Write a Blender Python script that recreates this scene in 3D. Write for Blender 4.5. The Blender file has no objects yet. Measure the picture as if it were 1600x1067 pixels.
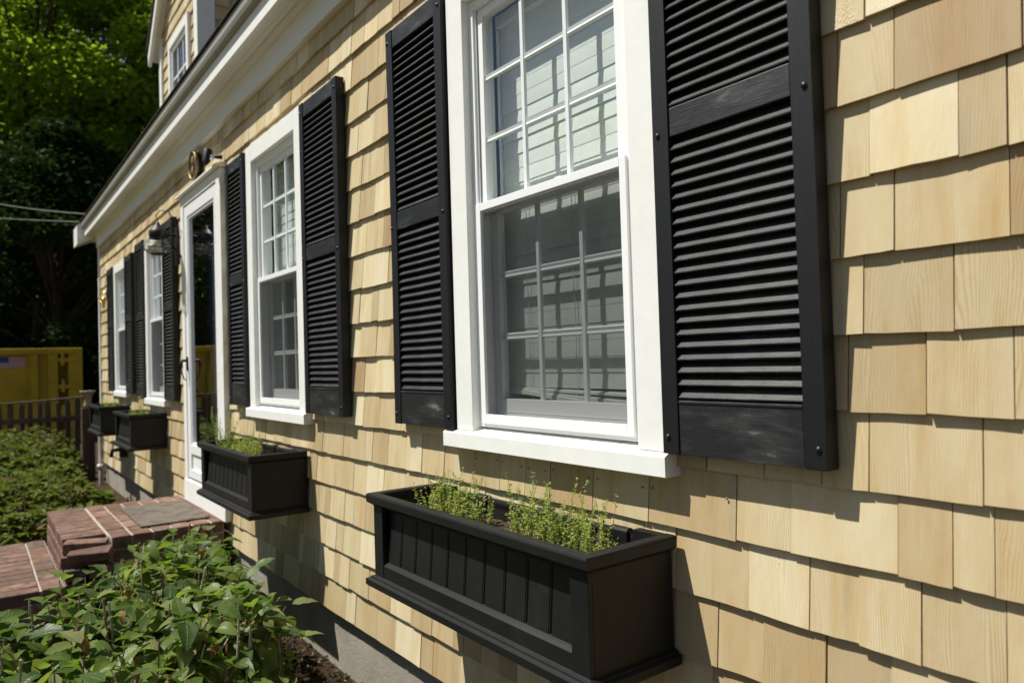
import bpy, bmesh, math, random
from mathutils import Vector, Matrix, noise
R = random.Random(7)
C = bpy.context.scene.collection
rad = math.radians

# ------------------------------------------------------------------ camera, light, exposure
cam_d = bpy.data.cameras.new('camera'); cam = bpy.data.objects.new('camera', cam_d); C.objects.link(cam)
bpy.context.scene.camera = cam
cam_d.sensor_width = 36; cam_d.lens = 1131.66/1600*36; cam_d.clip_start = .02; cam_d.clip_end = 600
right = Vector((0.59815199, 0.80081008, -0.0302889)); up = Vector((0.03757628, 0.00972733, 0.99924642)); fwd = Vector((-0.80050123, 0.59883937, 0.02427305))
m = Matrix((right, up, -fwd)).transposed().to_4x4(); m.translation = Vector((0, -1.15918, .22998))
cam.matrix_world = m
cam_d.dof.use_dof = True; cam_d.dof.focus_distance = 1.75; cam_d.dof.aperture_fstop = 4.0

W = bpy.data.worlds.new('World'); bpy.context.scene.world = W; W.use_nodes = True
nt = W.node_tree; nt.nodes.clear()
sky = nt.nodes.new('ShaderNodeTexSky'); sky.sky_type = 'NISHITA'; sky.sun_disc = False
SUN = Vector((-.62, -1, 2.0)).normalized()
sky.sun_elevation = math.asin(SUN.z); sky.sun_rotation = math.atan2(SUN.x, SUN.y) % (2*math.pi)
bg = nt.nodes.new('ShaderNodeBackground'); bg.inputs['Strength'].default_value = .05
wo = nt.nodes.new('ShaderNodeOutputWorld'); nt.links.new(sky.outputs[0], bg.inputs[0]); nt.links.new(bg.outputs[0], wo.inputs[0])
sl = bpy.data.lights.new('sun', 'SUN'); sl.energy = 4.6; sl.angle = rad(.53); sl.color = (1, .965, .88)
so = bpy.data.objects.new('sun', sl); C.objects.link(so); so.rotation_euler = SUN.to_track_quat('Z', 'Y').to_euler(); so.location = (0, -5, 12)
vs = bpy.context.scene.view_settings; vs.view_transform = 'Standard'; vs.look = 'None'; vs.gamma = 1; vs.exposure = .6
bpy.context.scene.cycles.transparent_max_bounces = 24

# ------------------------------------------------------------------ materials
class NG:
    def __init__(s, name):
        s.m = bpy.data.materials.new(name); s.m.use_nodes = True; s.t = s.m.node_tree; s.t.nodes.clear()
        s.out = s.n('ShaderNodeOutputMaterial')
    def n(s, typ, **kw):
        nd = s.t.nodes.new(typ)
        for k, v in kw.items():
            if k.startswith('_'): setattr(nd, k[1:], v)
            else:
                i = nd.inputs[int(k[1:])] if k[0] == 'i' and k[1:].isdigit() else nd.inputs[k.replace('__', ' ')]
                if isinstance(v, bpy.types.NodeSocket): s.t.links.new(v, i)
                else: i.default_value = v
        return nd
    def l(s, a, b): s.t.links.new(a, b)
    def coord(s, scale=(1, 1, 1), off=None, kind='Object'):
        tc = s.n('ShaderNodeTexCoord'); v = tc.outputs[kind]
        if off is not None: v = s.n('ShaderNodeVectorMath', _operation='ADD', i0=v, i1=off).outputs[0]
        return s.n('ShaderNodeMapping', Vector=v, Scale=scale).outputs[0]
    def noise(s, v, scale, detail=4, rough=.5, dist=0):
        return s.n('ShaderNodeTexNoise', Vector=v, Scale=scale, Detail=detail, Roughness=rough, Distortion=dist).outputs['Fac']
    def ramp(s, f, stops):
        r = s.n('ShaderNodeValToRGB', Fac=f); e = r.color_ramp.elements
        while len(e) < len(stops): e.new(.5)
        for el, (p, c) in zip(e, stops): el.position = p; el.color = (*c, 1) if len(c) == 3 else c
        return r.outputs[0]
    def math(s, op, a, b=0.0, c=0.0, clamp=False):
        nd = s.n('ShaderNodeMath', _operation=op, i0=a, i1=b, i2=c); nd.use_clamp = clamp; return nd.outputs[0]
    def mix(s, f, a, b, mode='MIX'):
        nd = s.t.nodes.new('ShaderNodeMix'); nd.data_type = 'RGBA'; nd.blend_type = mode
        for i, v in ((0, f), (6, a), (7, b)):
            if isinstance(v, bpy.types.NodeSocket): s.l(v, nd.inputs[i])
            else: nd.inputs[i].default_value = v if i == 0 else (*v, 1)
        return nd.outputs[2]
    def bump(s, h, strength=.3, dist=.01, normal=None):
        b = s.n('ShaderNodeBump', Height=h, Strength=strength, Distance=dist)
        if normal is not None: s.l(normal, b.inputs['Normal'])
        return b.outputs[0]
    def pr(s, col, rough=.6, spec=.5, metal=0, normal=None):
        p = s.n('ShaderNodeBsdfPrincipled')
        for k, v in (('Base Color', col), ('Roughness', rough), ('Specular IOR Level', spec), ('Metallic', metal)):
            if isinstance(v, bpy.types.NodeSocket): s.l(v, p.inputs[k])
            else: p.inputs[k].default_value = (*v, 1) if k == 'Base Color' else v
        if normal is not None: s.l(normal, p.inputs['Normal'])
        return p
    def end(s, sh): s.l(sh.outputs[0] if not isinstance(sh, bpy.types.NodeSocket) else sh, s.out.inputs[0]); return s.m

M = {}
def simple(name, col, rough=.6, spec=.5, metal=0, nscale=0, nvar=.15, bump=0, bscale=200, stretch=(1, 1, 1)):
    g = NG(name); c = col; nrm = None
    v = g.coord(stretch)
    if nscale:
        f = g.noise(v, nscale, 5, .6)
        c = g.ramp(f, [(.3, tuple(x*(1-nvar) for x in col)), (.7, tuple(min(1, x*(1+nvar)) for x in col))])
    if bump: nrm = g.bump(g.noise(v, bscale, 4, .6), bump, .002)
    M[name] = g.end(g.pr(c, rough, spec, metal, nrm)); return M[name]

def cedar():
    g = NG('cedar')
    at = g.n('ShaderNodeAttribute', _attribute_name='rnd'); sep = g.n('ShaderNodeSeparateColor', Color=at.outputs['Color'])
    r1, r2, r3 = sep.outputs
    off = g.n('ShaderNodeVectorMath', _operation='SCALE', i0=at.outputs['Color'], Scale=37.0).outputs[0]
    # annual rings as seen on flat sawn faces: distance to a wandering pith line running up the board
    gsz = g.n('ShaderNodeCombineXYZ', X=g.math('MULTIPLY_ADD', r1, .9, .75), Y=1.0, Z=g.math('MULTIPLY_ADD', r3, .9, .6)).outputs[0]
    vv = g.n('ShaderNodeVectorMath', _operation='MULTIPLY', i0=g.coord((1, 1, .14), off), i1=gsz).outputs[0]
    warp = g.n('ShaderNodeTexNoise', Vector=vv, Scale=9.0, Detail=2.0).outputs['Color']
    w2 = g.n('ShaderNodeVectorMath', _operation='SCALE', i0=warp, Scale=.085).outputs[0]
    v2 = g.n('ShaderNodeVectorMath', _operation='ADD', i0=vv, i1=w2).outputs[0]
    rings = g.n('ShaderNodeTexWave', _wave_type='RINGS', _rings_direction='Y', Vector=v2, Scale=58.0, Distortion=3.2, Detail=4.0).outputs['Fac']
    sx = g.n('ShaderNodeSeparateXYZ', Vector=v2)
    straight = g.n('ShaderNodeTexWave', _wave_type='BANDS', _bands_direction='X', Vector=v2, Scale=85.0, Distortion=6.0, Detail=5.0).outputs['Fac']
    pick = g.math('GREATER_THAN', r1, .62)
    grain = g.n('ShaderNodeMix', Factor=pick); g.l(straight, grain.inputs[2]); g.l(rings, grain.inputs[3]); grain = grain.outputs[0]
    fine = g.noise(g.coord((1, 1, .03), off), 420, 4, .65)
    broad = g.noise(g.coord((1, 1, .18), off), 11, 3, .6, .4)
    streak = g.noise(g.coord((1, 1, .05), off), 42, 3, .55)
    base = g.ramp(r2, [(0, (.38, .29, .165)), (.25, (.48, .39, .235)), (.6, (.57, .49, .315)), (1, (.69, .63, .45))])
    base = g.mix(g.math('MULTIPLY', g.math('GREATER_THAN', r3, .7), .5), base, (.52, .46, .30))
    c = g.mix(g.ramp(broad, [(.40, (0, 0, 0)), (.72, (1, 1, 1))]), base, g.mix(1.0, base, (.90, .80, .64), 'MULTIPLY'))
    c = g.mix(g.math('MULTIPLY', g.ramp(streak, [(.50, (0, 0, 0)), (.80, (1, 1, 1))]), .8), c, g.mix(1.0, c, (.88, .76, .58), 'MULTIPLY'))
    gs = g.math('MULTIPLY', g.math('POWER', grain, 3.0), g.math('MULTIPLY_ADD', g.math('POWER', r3, 2.0), .75, .06))
    gs = g.math('MULTIPLY', gs, g.math('MULTIPLY_ADD', g.noise(g.coord((1, 1, .3), off), 26, 3, .6), 1.6, .05), clamp=True)
    c = g.mix(gs, c, g.mix(1.0, c, (.78, .58, .38), 'MULTIPLY'))
    c = g.mix(g.math('MULTIPLY', fine, .22), c, g.mix(1.0, c, (.8, .66, .48), 'MULTIPLY'))
    # occasional grey mineral streak
    gm = g.ramp(g.noise(g.coord((1, 1, .07), off), 17, 2, .5), [(.66, (0, 0, 0)), (.74, (1, 1, 1))])
    c = g.mix(g.math('MULTIPLY', gm, .42), c, (.31, .27, .19))
    # a little rusty handling dirt
    dp = g.ramp(g.noise(g.coord((1, 1, 1), off), 260, 1, .5), [(.78, (0, 0, 0)), (.82, (1, 1, 1))])
    c = g.mix(g.math('MULTIPLY', dp, .35), c, (.30, .17, .08))
    # raised sap blisters in patches on a few shingles
    blm = g.ramp(g.noise(g.coord((1, 1, .6), off), 13, 1, .5), [(.60, (0, 0, 0)), (.68, (1, 1, 1))])
    bl = g.n('ShaderNodeTexVoronoi', Vector=g.coord((1, 1, .7), off), Scale=230.0).outputs['Distance']
    blh = g.math('MULTIPLY', g.math('SUBTRACT', .55, bl, clamp=True), g.math('MULTIPLY', blm, g.math('GREATER_THAN', r2, .72)))
    h = g.math('ADD', g.math('MULTIPLY', fine, .35), g.math('MULTIPLY', grain, .16))
    h = g.math('ADD', h, g.math('MULTIPLY', blh, 1.7))
    h = g.math('ADD', h, g.math('MULTIPLY', g.noise(g.coord((1, 1, .35), off), 30, 3, .5), 1.3))
    M['cedar'] = g.end(g.pr(c, .62, .4, 0, g.bump(h, .55, .0016)))
cedar()

def shutter_mat():
    g = NG('shutter_plastic')
    hv = g.noise(g.coord((.05, 1, 1)), 520, 4, .7)       # grain runs along X on slats and rails
    c = g.ramp(g.noise(g.coord((.25, 1, 1)), 28, 5, .65), [(.48, (.009, .010, .011)), (.64, (.032, .033, .034)), (.78, (.20, .20, .20))])
    M['shutter_rail'] = g.end(g.pr(c, g.math('MULTIPLY_ADD', hv, .25, .36), .5, 0, g.bump(hv, .55, .0012)))
    g = NG('shutter_stile')
    hv = g.noise(g.coord((1, 1, .05)), 420, 4, .7)
    M['shutter_stile'] = g.end(g.pr((.0055, .006, .008), g.math('MULTIPLY_ADD', hv, .25, .40), .38, 0, g.bump(hv, .6, .0014)))
shutter_mat()

def planter_mat():
    g = NG('black_resin')
    v = g.coord((1, 1, 1)); f = g.noise(v, 5, 6, .65); d = g.noise(v, 90, 3, .6)
    c = g.ramp(f, [(.35, (.0055, .006, .0065)), (.60, (.009, .009, .0085)), (.85, (.030, .027, .020))])
    sp = g.ramp(g.n('ShaderNodeTexVoronoi', Vector=v, Scale=55.0).outputs['Distance'], [(.03, (1, 1, 1)), (.06, (0, 0, 0))])
    c = g.mix(g.math('MULTIPLY', sp, .10), c, (.3, .28, .24))
    M['resin'] = g.end(g.pr(c, g.math('MULTIPLY_ADD', d, .2, .42), .30, 0, g.bump(g.noise(v, 700, 2, .5), .12, .001)))
planter_mat()

def leaf_mat(name, cols, trans=.35, rough=.45, attr=True, veins=False, sc=30):
    g = NG(name)
    if attr:
        at = g.n('ShaderNodeAttribute', _attribute_name='rnd'); f = g.n('ShaderNodeSeparateColor', Color=at.outputs['Color']).outputs[0]
    else:
        f = g.n('ShaderNodeObjectInfo').outputs['Random']
    k = len(cols)-1
    c = g.ramp(f, [(i/k, col) for i, col in enumerate(cols)])
    nrm = None
    if veins:
        uv = g.n('ShaderNodeTexCoord').outputs['UV']; s = g.n('ShaderNodeSeparateXYZ', Vector=uv)
        ax = g.math('ABSOLUTE', g.math('SUBTRACT', s.outputs[0], .5))
        w = g.math('SINE', g.math('MULTIPLY', g.math('SUBTRACT', s.outputs[1], g.math('MULTIPLY', ax, .55)), 55.0))
        vn = g.ramp(w, [(.72, (0, 0, 0)), (1, (1, 1, 1))])
        mid = g.ramp(ax, [(.0, (1, 1, 1)), (.035, (0, 0, 0))])
        vm = g.math('MAXIMUM', vn, mid)
        c = g.mix(g.math('MULTIPLY', vm, .3), c, g.mix(.5, c, (.25, .34, .12)))
        # browned, wilted rims on some blades
        nz = g.noise(g.coord((1, 1, 1)), 45, 3, .6)
        br = g.math('MULTIPLY', g.ramp(g.math('ADD', g.math('MULTIPLY', ax, .5), g.math('MULTIPLY', nz, .8)), [(.60, (0, 0, 0)), (.68, (1, 1, 1))]), g.math('GREATER_THAN', f, .8))
        c = g.mix(br, c, (.30, .20, .09))
        nrm = g.bump(g.math('MULTIPLY', vm, -1.0), .5, .002)
    else:
        c = g.mix(.35, c, g.ramp(g.noise(g.coord((1, 1, 1)), sc, 3, .6), [(.35, cols[0]), (.7, cols[-1])]))
    p = g.pr(c, rough, .45 if veins else .04, 0, nrm)
    t = g.n('ShaderNodeBsdfTranslucent', Color=g.mix(.5, c, g.mix(1.0, c, (1.5, 1.7, .4), 'MULTIPLY')))
    mx = g.n('ShaderNodeMixShader', Fac=trans, i1=p.outputs[0], i2=t.outputs[0])
    M[name] = g.end(mx); return M[name]
leaf_mat('leaf_green', [(.045, .09, .012), (.075, .135, .018), (.12, .19, .026), (.16, .22, .04), (.22, .25, .10)], .48, .45, False, True)
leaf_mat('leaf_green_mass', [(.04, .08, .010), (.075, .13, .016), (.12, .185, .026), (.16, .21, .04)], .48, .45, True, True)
leaf_mat('leaf_dry', [(.22, .13, .06), (.32, .21, .11), (.16, .08, .04)], .2, .8, False)
leaf_mat('leaf_shrub', [(.035, .065, .010), (.07, .12, .016), (.11, .17, .026), (.15, .18, .04), (.22, .14, .07)], .35, .45)
leaf_mat('leaf_thyme', [(.22, .32, .05), (.30, .40, .08), (.40, .46, .12), (.45, .40, .19)], .5, .6)
leaf_mat('leaf_maple', [(.15, .22, .025), (.22, .30, .035), (.30, .37, .05)], .70, .6, True, False, .6)
leaf_mat('leaf_shade_dark', [(.012, .026, .008), (.018, .04, .011), (.03, .055, .014)], .22, .6, True, False, .6)  # near-black greens: shade below the tall crowns put into the leaf colour
leaf_mat('straw', [(.30, .25, .13), (.38, .32, .17), (.22, .17, .09)], .15, .8)

simple('white_paint', (.80, .80, .77), .42, .45, 0, 16, .035, .10, 160)
simple('white_vinyl', (.82, .83, .83), .3, .5, 0, 0)
simple('soffit_paint', (.74, .74, .71), .5, .4, 0, 3, .02, .05, 120)
simple('muntin_vinyl', (.72, .77, .77), .3, .5)
simple('blind_slat', (.74, .75, .72), .5, .3, 0, 20, .03)
simple('cord', (.7, .7, .66), .7)
simple('screw_black', (.015, .015, .016), .3, .5)
simple('nail', (.25, .24, .22), .35, .5, .9)
simple('sheathing', (.14, .085, .045), .9, .1, 0, 30, .2)
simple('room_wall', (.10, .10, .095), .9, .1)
simple('black_iron', (.007, .007, .008), .5, .35, 0, 60, .2, .15, 300)
simple('brass', (.62, .42, .14), .25, .5, 1)
simple('gold_paint', (.24, .17, .07), .5, .4, .3, 60, .3)
simple('soil', (.06, .042, .028), .95, .1, 0, 80, .5, .8, 220)
simple('twig', (.20, .15, .10), .8, .2, 0, 90, .4, .5, 400, (1, 1, .3))
simple('twig_pale', (.34, .30, .24), .8, .2, 0, 90, .25, .5, 400)
simple('bark', (.055, .042, .03), .9, .1, 0, 6, .4, .6, 18, (1, 1, .2))
simple('fence_wood', (.095, .078, .060), .9, .15, 0, 30, .35, .4, 120, (1, 1, .1))
simple('post_wood', (.060, .042, .032), .85, .2, 0, 25, .4, .4, 120, (1, 1, .1))
simple('terracotta', (.24, .19, .14), .85, .2, 0, 30, .2)
simple('dumpster_paint', (.46, .33, .014), .5, .4, 0, 2.2, .22, .15, 20)
simple('dumpster_shade', (.15, .10, .012), .7, .3, 0, 6, .3)  # hull yellow darkened to carry the shade of the hinge recess
simple('decal_white', (.62, .58, .58), .5, .3)
simple('decal_red', (.42, .11, .12), .5, .3)
simple('decal_blue', (.05, .07, .22), .5, .3)
simple('decal_black', (.02, .02, .02), .5, .3)
simple('wire', (.18, .18, .17), .6, .4)
simple('pipe_grey', (.40, .38, .33), .55, .4, 0, 20, .1)
simple('asphalt_shingle', (.055, .05, .045), .95, .1, 0, 60, .35, .6, 300)
simple('drip_edge', (.30, .29, .25), .45, .5, 0, 5, .1)
simple('mortar', (.36, .32, .26), .95, .1, 0, 60, .2, .5, 250)
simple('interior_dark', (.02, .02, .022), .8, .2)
simple('inner_door_sky_tint', (.12, .15, .20), .5, .4)  # blue tone stands in for sky reflected in the door glass

def brick_mat():
    g = NG('brick'); rn = g.n('ShaderNodeObjectInfo').outputs['Random']
    base = g.ramp(rn, [(0, (.12, .070, .052)), (.4, (.18, .10, .072)), (.75, (.21, .125, .092)), (1, (.10, .07, .058))])
    wv = g.coord((1, 1, 1), None, 'Object')
    off = g.n('ShaderNodeVectorMath', _operation='ADD', i0=g.n('ShaderNodeTexCoord').outputs['Object'], i1=g.n('ShaderNodeObjectInfo').outputs['Location']).outputs[0]
    f = g.noise(off, 22, 6, .7); f2 = g.noise(off, 9, 4, .6); f3 = g.noise(off, 170, 3, .6)
    c = g.mix(g.ramp(f, [(.46, (0, 0, 0)), (.66, (1, 1, 1))]), base, (.060, .046, .040))
    c = g.mix(g.math('MULTIPLY', g.ramp(f2, [(.52, (0, 0, 0)), (.7, (1, 1, 1))]), .35), c, (.36, .28, .22))
    c = g.mix(g.math('MULTIPLY', f3, .3), c, (.16, .09, .07))
    M['brick'] = g.end(g.pr(c, .88, .2, 0, g.bump(g.math('ADD', f3, f), .5, .003)))
    g = NG('doormat'); v = g.coord()
    f = g.noise(v, 13, 6, .75); f3 = g.noise(v, 300, 3, .6)
    c = g.ramp(f, [(.34, (.055, .042, .034)), (.46, (.125, .105, .085)), (.60, (.165, .142, .118)), (.68, (.12, .055, .042))])
    M['doormat'] = g.end(g.pr(c, .95, .1, 0, g.bump(f3, .9, .004)))
    g = NG('concrete'); v = g.coord()
    f = g.noise(v, 4, 6, .7); f3 = g.noise(v, 260, 4, .7); f4 = g.noise(v, 60, 3, .6)
    c = g.ramp(f, [(.3, (.27, .245, .205)), (.7, (.40, .37, .31))])
    c = g.mix(g.math('MULTIPLY', g.ramp(f3, [(.45, (0, 0, 0)), (.7, (1, 1, 1))]), .5), c, (.19, .165, .135))
    pit = g.n('ShaderNodeTexVoronoi', Vector=v, Scale=85.0).outputs['Distance']
    c = g.mix(g.math('MULTIPLY', g.ramp(pit, [(.05, (1, 1, 1)), (.12, (0, 0, 0))]), .5), c, (.13, .11, .09))
    zz = g.n('ShaderNodeSeparateXYZ', Vector=v).outputs[2]
    spl = g.ramp(g.math('ADD', g.math('MULTIPLY', g.math('ADD', zz, 1.0), -7.0), g.math('MULTIPLY_ADD', f4, 1.3, .45)), [(.35, (0, 0, 0)), (.75, (1, 1, 1))])
    c = g.mix(g.math('MULTIPLY', spl, .6), c, (.13, .09, .06))
    h = g.math('ADD', f3, g.math('MULTIPLY', f4, .7))
    M['concrete'] = g.end(g.pr(c, .95, .15, 0, g.bump(h, .8, .004)))
    g = NG('dirt'); v = g.coord()
    f = g.noise(v, 3, 6, .7); f3 = g.noise(v, 60, 6, .75); f4 = g.noise(v, 240, 3, .7)
    c = g.ramp(f3, [(.3, (.055, .034, .024)), (.55, (.12, .078, .055)), (.8, (.20, .14, .10))])
    c = g.mix(g.ramp(f, [(.35, (0, 0, 0)), (.65, (.6, .6, .6))]), c, (.085, .05, .035))
    sx = g.n('ShaderNodeSeparateXYZ', Vector=v)
    bounce_lawn = g.math('MULTIPLY', g.ramp(g.math('MULTIPLY_ADD', sx.outputs[1], -.5, -.6), [(.45, (0, 0, 0)), (.6, (1, 1, 1))]), 1.0)  # unseen lawn; colour made pale and warm to bounce light up under the eaves
    c = g.mix(bounce_lawn, c, g.ramp(f3, [(.3, (.15, .135, .06)), (.8, (.30, .25, .12))]))
    M['dirt'] = g.end(g.pr(c, .95, .1, 0, g.bump(g.math('ADD', f3, f4), 1.0, .02)))
brick_mat()

def glass_mat(name, tint=(.93, .95, .95), ior=1.5, boost=1.0, rough=.0, bend=.0):
    g = NG(name)
    nrm = None
    if bend: nrm = g.bump(g.noise(g.coord(), 3.0, 1, .5), bend, .01)
    ge = g.n('ShaderNodeNewGeometry'); dt = g.n('ShaderNodeVectorMath', _operation='DOT_PRODUCT', i0=ge.outputs['Incoming'], i1=ge.outputs['Normal']).outputs['Value']
    fr = g.math('MULTIPLY_ADD', g.math('POWER', g.math('SUBTRACT', 1.0, g.math('ABSOLUTE', dt)), 5.0), .96, .043)
    gl = g.n('ShaderNodeBsdfGlossy', Color=(.97, .98, 1, 1), Roughness=rough)
    if nrm is not None: g.l(nrm, gl.inputs['Normal'])
    tr = g.n('ShaderNodeBsdfTransparent', Color=(*tint, 1))
    f = g.math('MULTIPLY', fr, boost, clamp=True)
    M[name] = g.end(g.n('ShaderNodeMixShader', Fac=f, i1=tr.outputs[0], i2=gl.outputs[0]))
glass_mat('window_glass', (.90, .94, .93), 1.5, 1.9, 0, .15)
glass_mat('door_glass', (.72, .75, .78), 1.5, 1.9, 0, .1)
glass_mat('lamp_glass', (.93, .92, .88), 1.45, 1.0, .03)
def screen_mat():
    g = NG('insect_screen')
    d = g.pr((.018, .020, .019), .8, .1)
    tr = g.n('ShaderNodeBsdfTransparent', Color=(1, 1, 1, 1))
    M['screen'] = g.end(g.n('ShaderNodeMixShader', Fac=.50, i1=tr.outputs[0], i2=d.outputs[0]))
screen_mat()

# ------------------------------------------------------------------ mesh helpers
class MB:
    def __init__(s): s.v = []; s.f = []; s.c = []; s.uv = None; s.sm = []
    def add(s, vs, fs, rnd=None, smooth=False):
        b = len(s.v); s.v += [tuple(v) for v in vs]
        for f in fs:
            s.f.append(tuple(i+b for i in f)); s.c.append(rnd); s.sm.append(smooth)
        return s
    def box(s, x0, x1, y0, y1, z0, z1, rnd=None):
        vs = [(x, y, z) for x in (x0, x1) for y in (y0, y1) for z in (z0, z1)]
        return s.add(vs, [(0, 1, 3, 2), (4, 6, 7, 5), (0, 4, 5, 1), (2, 3, 7, 6), (0, 2, 6, 4), (1, 5, 7, 3)], rnd)
    def prism(s, prof, x0, x1, axis='x', rnd=None, smooth=False):
        # prof: list of 2D points; extruded along axis
        n = len(prof)
        def P(a, b, t): return {'x': (t, a, b), 'y': (a, t, b), 'z': (a, b, t)}[axis]
        vs = [P(a, b, x0) for a, b in prof]+[P(a, b, x1) for a, b in prof]
        fs = [(i, (i+1) % n, n+(i+1) % n, n+i) for i in range(n)]
        s.add(vs, fs, rnd, smooth); s.add(vs, [tuple(range(n))[::-1], tuple(range(n, 2*n))], rnd); return s
    def tube(s, pts, r, n=6, rnd=None, cap=True):
        pts = [Vector(p) for p in pts]; k = len(pts); rs = r if isinstance(r, (list, tuple)) else [r]*k
        vs = []; prev = None
        for i, p in enumerate(pts):
            t = (pts[min(i+1, k-1)]-pts[max(i-1, 0)]).normalized()
            a = prev if prev is not None else (Vector((0, 0, 1)) if abs(t.z) < .9 else Vector((1, 0, 0)))
            u = (a-t*a.dot(t)).normalized(); prev = u; w = t.cross(u)
            for j in range(n):
                an = 2*math.pi*j/n; vs.append(p+(u*math.cos(an)+w*math.sin(an))*rs[i])
        fs = [(i*n+j, i*n+(j+1) % n, (i+1)*n+(j+1) % n, (i+1)*n+j) for i in range(k-1) for j in range(n)]
        s.add(vs, fs, rnd, True)
        if cap: s.add(vs, [tuple(range(n))[::-1], tuple((k-1)*n+j for j in range(n))], rnd)
        return s
    def lathe(s, prof, c, axis='z', n=16, rnd=None):
        vs = []
        for r, h in prof:
            for j in range(n):
                a = 2*math.pi*j/n; x, y = r*math.cos(a), r*math.sin(a)
                vs.append({'z': (c[0]+x, c[1]+y, c[2]+h), 'y': (c[0]+x, c[1]+h, c[2]+y), 'x': (c[0]+h, c[1]+x, c[2]+y)}[axis])
        k = len(prof)
        s.add(vs, [(i*n+j, i*n+(j+1) % n, (i+1)*n+(j+1) % n, (i+1)*n+j) for i in range(k-1) for j in range(n)], rnd, True)
        return s
    def mesh(s, name, mat, org=(0, 0, 0)):
        me = bpy.data.meshes.new(name); ox, oy, oz = org
        me.from_pydata([(x-ox, y-oy, z-oz) for x, y, z in s.v], [], s.f)
        me.materials.append(mat if not isinstance(mat, str) else M[mat])
        if any(s.sm): me.polygons.foreach_set('use_smooth', s.sm)
        if any(c is not None for c in s.c):
            ca = me.color_attributes.new('rnd', 'FLOAT_COLOR', 'CORNER'); d = []
            for f, c in zip(s.f, s.c):
                c = c or (.5, .5, .5)
                d += [c[0], c[1], c[2], 1]*len(f)
            ca.data.foreach_set('color', d)
        if s.uv:
            ul = me.uv_layers.new(name='UVMap'); d = []
            for f in s.f:
                for i in f: d += s.uv[i]
            ul.data.foreach_set('uv', d)
        me.update()
        return me
    def build(s, name, mat, parent=None, bevel=0, org=None):
        po = parent['_o'] if parent is not None and '_o' in parent else (0, 0, 0)
        mo = org if org is not None else po
        me = s.mesh(name, mat, mo)
        if True:
            bm = bmesh.new(); bm.from_mesh(me); bmesh.ops.recalc_face_normals(bm, faces=bm.faces) if bevel else None
            if bevel: bm.to_mesh(me)
            bm.free()
        o = bpy.data.objects.new(name, me); C.objects.link(o)
        if parent is not None: o.parent = parent
        o.location = tuple(a-b for a, b in zip(mo, po))
        o['_o'] = list(mo)
        if bevel:
            b = o.modifiers.new('bevel', 'BEVEL'); b.width = bevel; b.segments = 2; b.limit_method = 'ANGLE'; b.angle_limit = rad(40)
        return o

def tag(o, label=None, cat=None, group=None, kind=None):
    for k, v in (('label', label), ('category', cat), ('group', group), ('kind', kind)):
        if v: o[k] = v
    return o
def thing(name, loc, label, cat, group=None):
    o = bpy.data.objects.new(name, None); C.objects.link(o); o.location = loc; o['_o'] = list(loc); o.empty_display_size = .1
    return tag(o, label, cat, group)
def inst(me, name, parent, mw, po):
    o = bpy.data.objects.new(name, me); C.objects.link(o); o.parent = parent
    mm = mw.copy(); mm.translation = mw.translation-Vector(po); o.matrix_basis = mm; return o

camp = Vector((0, -1.15918, .22998))
def in_view(p, marg=.06):
    d = Vector(p)-camp; z = d.dot(fwd)
    if z < .05: return None
    u = d.dot(right)/z*1131.66/1600; v = d.dot(up)/z*1131.66/1600
    if abs(u) > .5+marg or abs(v) > .333+marg: return None
    return z

# ------------------------------------------------------------------ setting
G = -1.0
g = MB(); NX = 60
# ground sheet: gently uneven close by, flat far out
xs = [-300, -120, -50, -30, -20]+[-15+.25*i for i in range(0, 81)]+[10, 40, 150, 300]
ys = [-300, -120, -50, -20, -10]+[-5+.25*i for i in range(0, 25)]+[3, 10, 50, 150, 300]
vs = []
for y in ys:
    for x in xs:
        n = noise.noise(Vector((x*.9, y*.9, 0)))*.02+noise.noise(Vector((x*3, y*3, 4)))*.008 if (-16 < x < 6 and -6 < y < 1.5) else 0
        vs.append((x, y, G+n-.004))
nx = len(xs)
g.add(vs, [(j*nx+i, j*nx+i+1, (j+1)*nx+i+1, (j+1)*nx+i) for j in range(len(ys)-1) for i in range(nx-1)], None, True)
tag(g.build('ground', 'dirt'), kind='structure')

# ------------------------------------------------------------------ house
E_ = .127; XL, XR = -9.2, 2.3
house = thing('cedar_shingled_house', (-3.5, 3.2, G), 'low cedar shingled cottage with white trim, white eaves and a dormer', 'house')
HO = house['_o']
# openings: (trim x0, trim x1, z open bottom, z open top)
WIN = [(-1.80, -1.00, .03, 1.26, 1.345), (-3.755, -2.985, .03, 1.26, 1.345), (-6.47, -5.74, .01, 1.20, 1.285), (-8.06, -7.36, .04, 1.18, 1.265)]
DOOR = (-5.18, -4.22, -.62, 1.27, 1.36)
ops = [(a+.05, b-.05, c, d) for a, b, c, d, e in WIN]+[(DOOR[0]+.05, DOOR[1]-.05, DOOR[2], DOOR[3])]
wall = MB()
bx = sorted({XL, XR, *[o[0] for o in ops], *[o[1] for o in ops]}); bz = sorted({-.752, 1.95, *[o[2] for o in ops], *[o[3] for o in ops]})
for i in range(len(bx)-1):
    for j in range(len(bz)-1):
        cx, cz = (bx[i]+bx[i+1])/2, (bz[j]+bz[j+1])/2
        if any(o[0] < cx < o[1] and o[2] < cz < o[3] for o in ops): continue
        wall.box(bx[i], bx[i+1], .0165, .13, bz[j], bz[j+1])
wall_o = wall.build('front_wall', 'sheathing', house)

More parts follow.
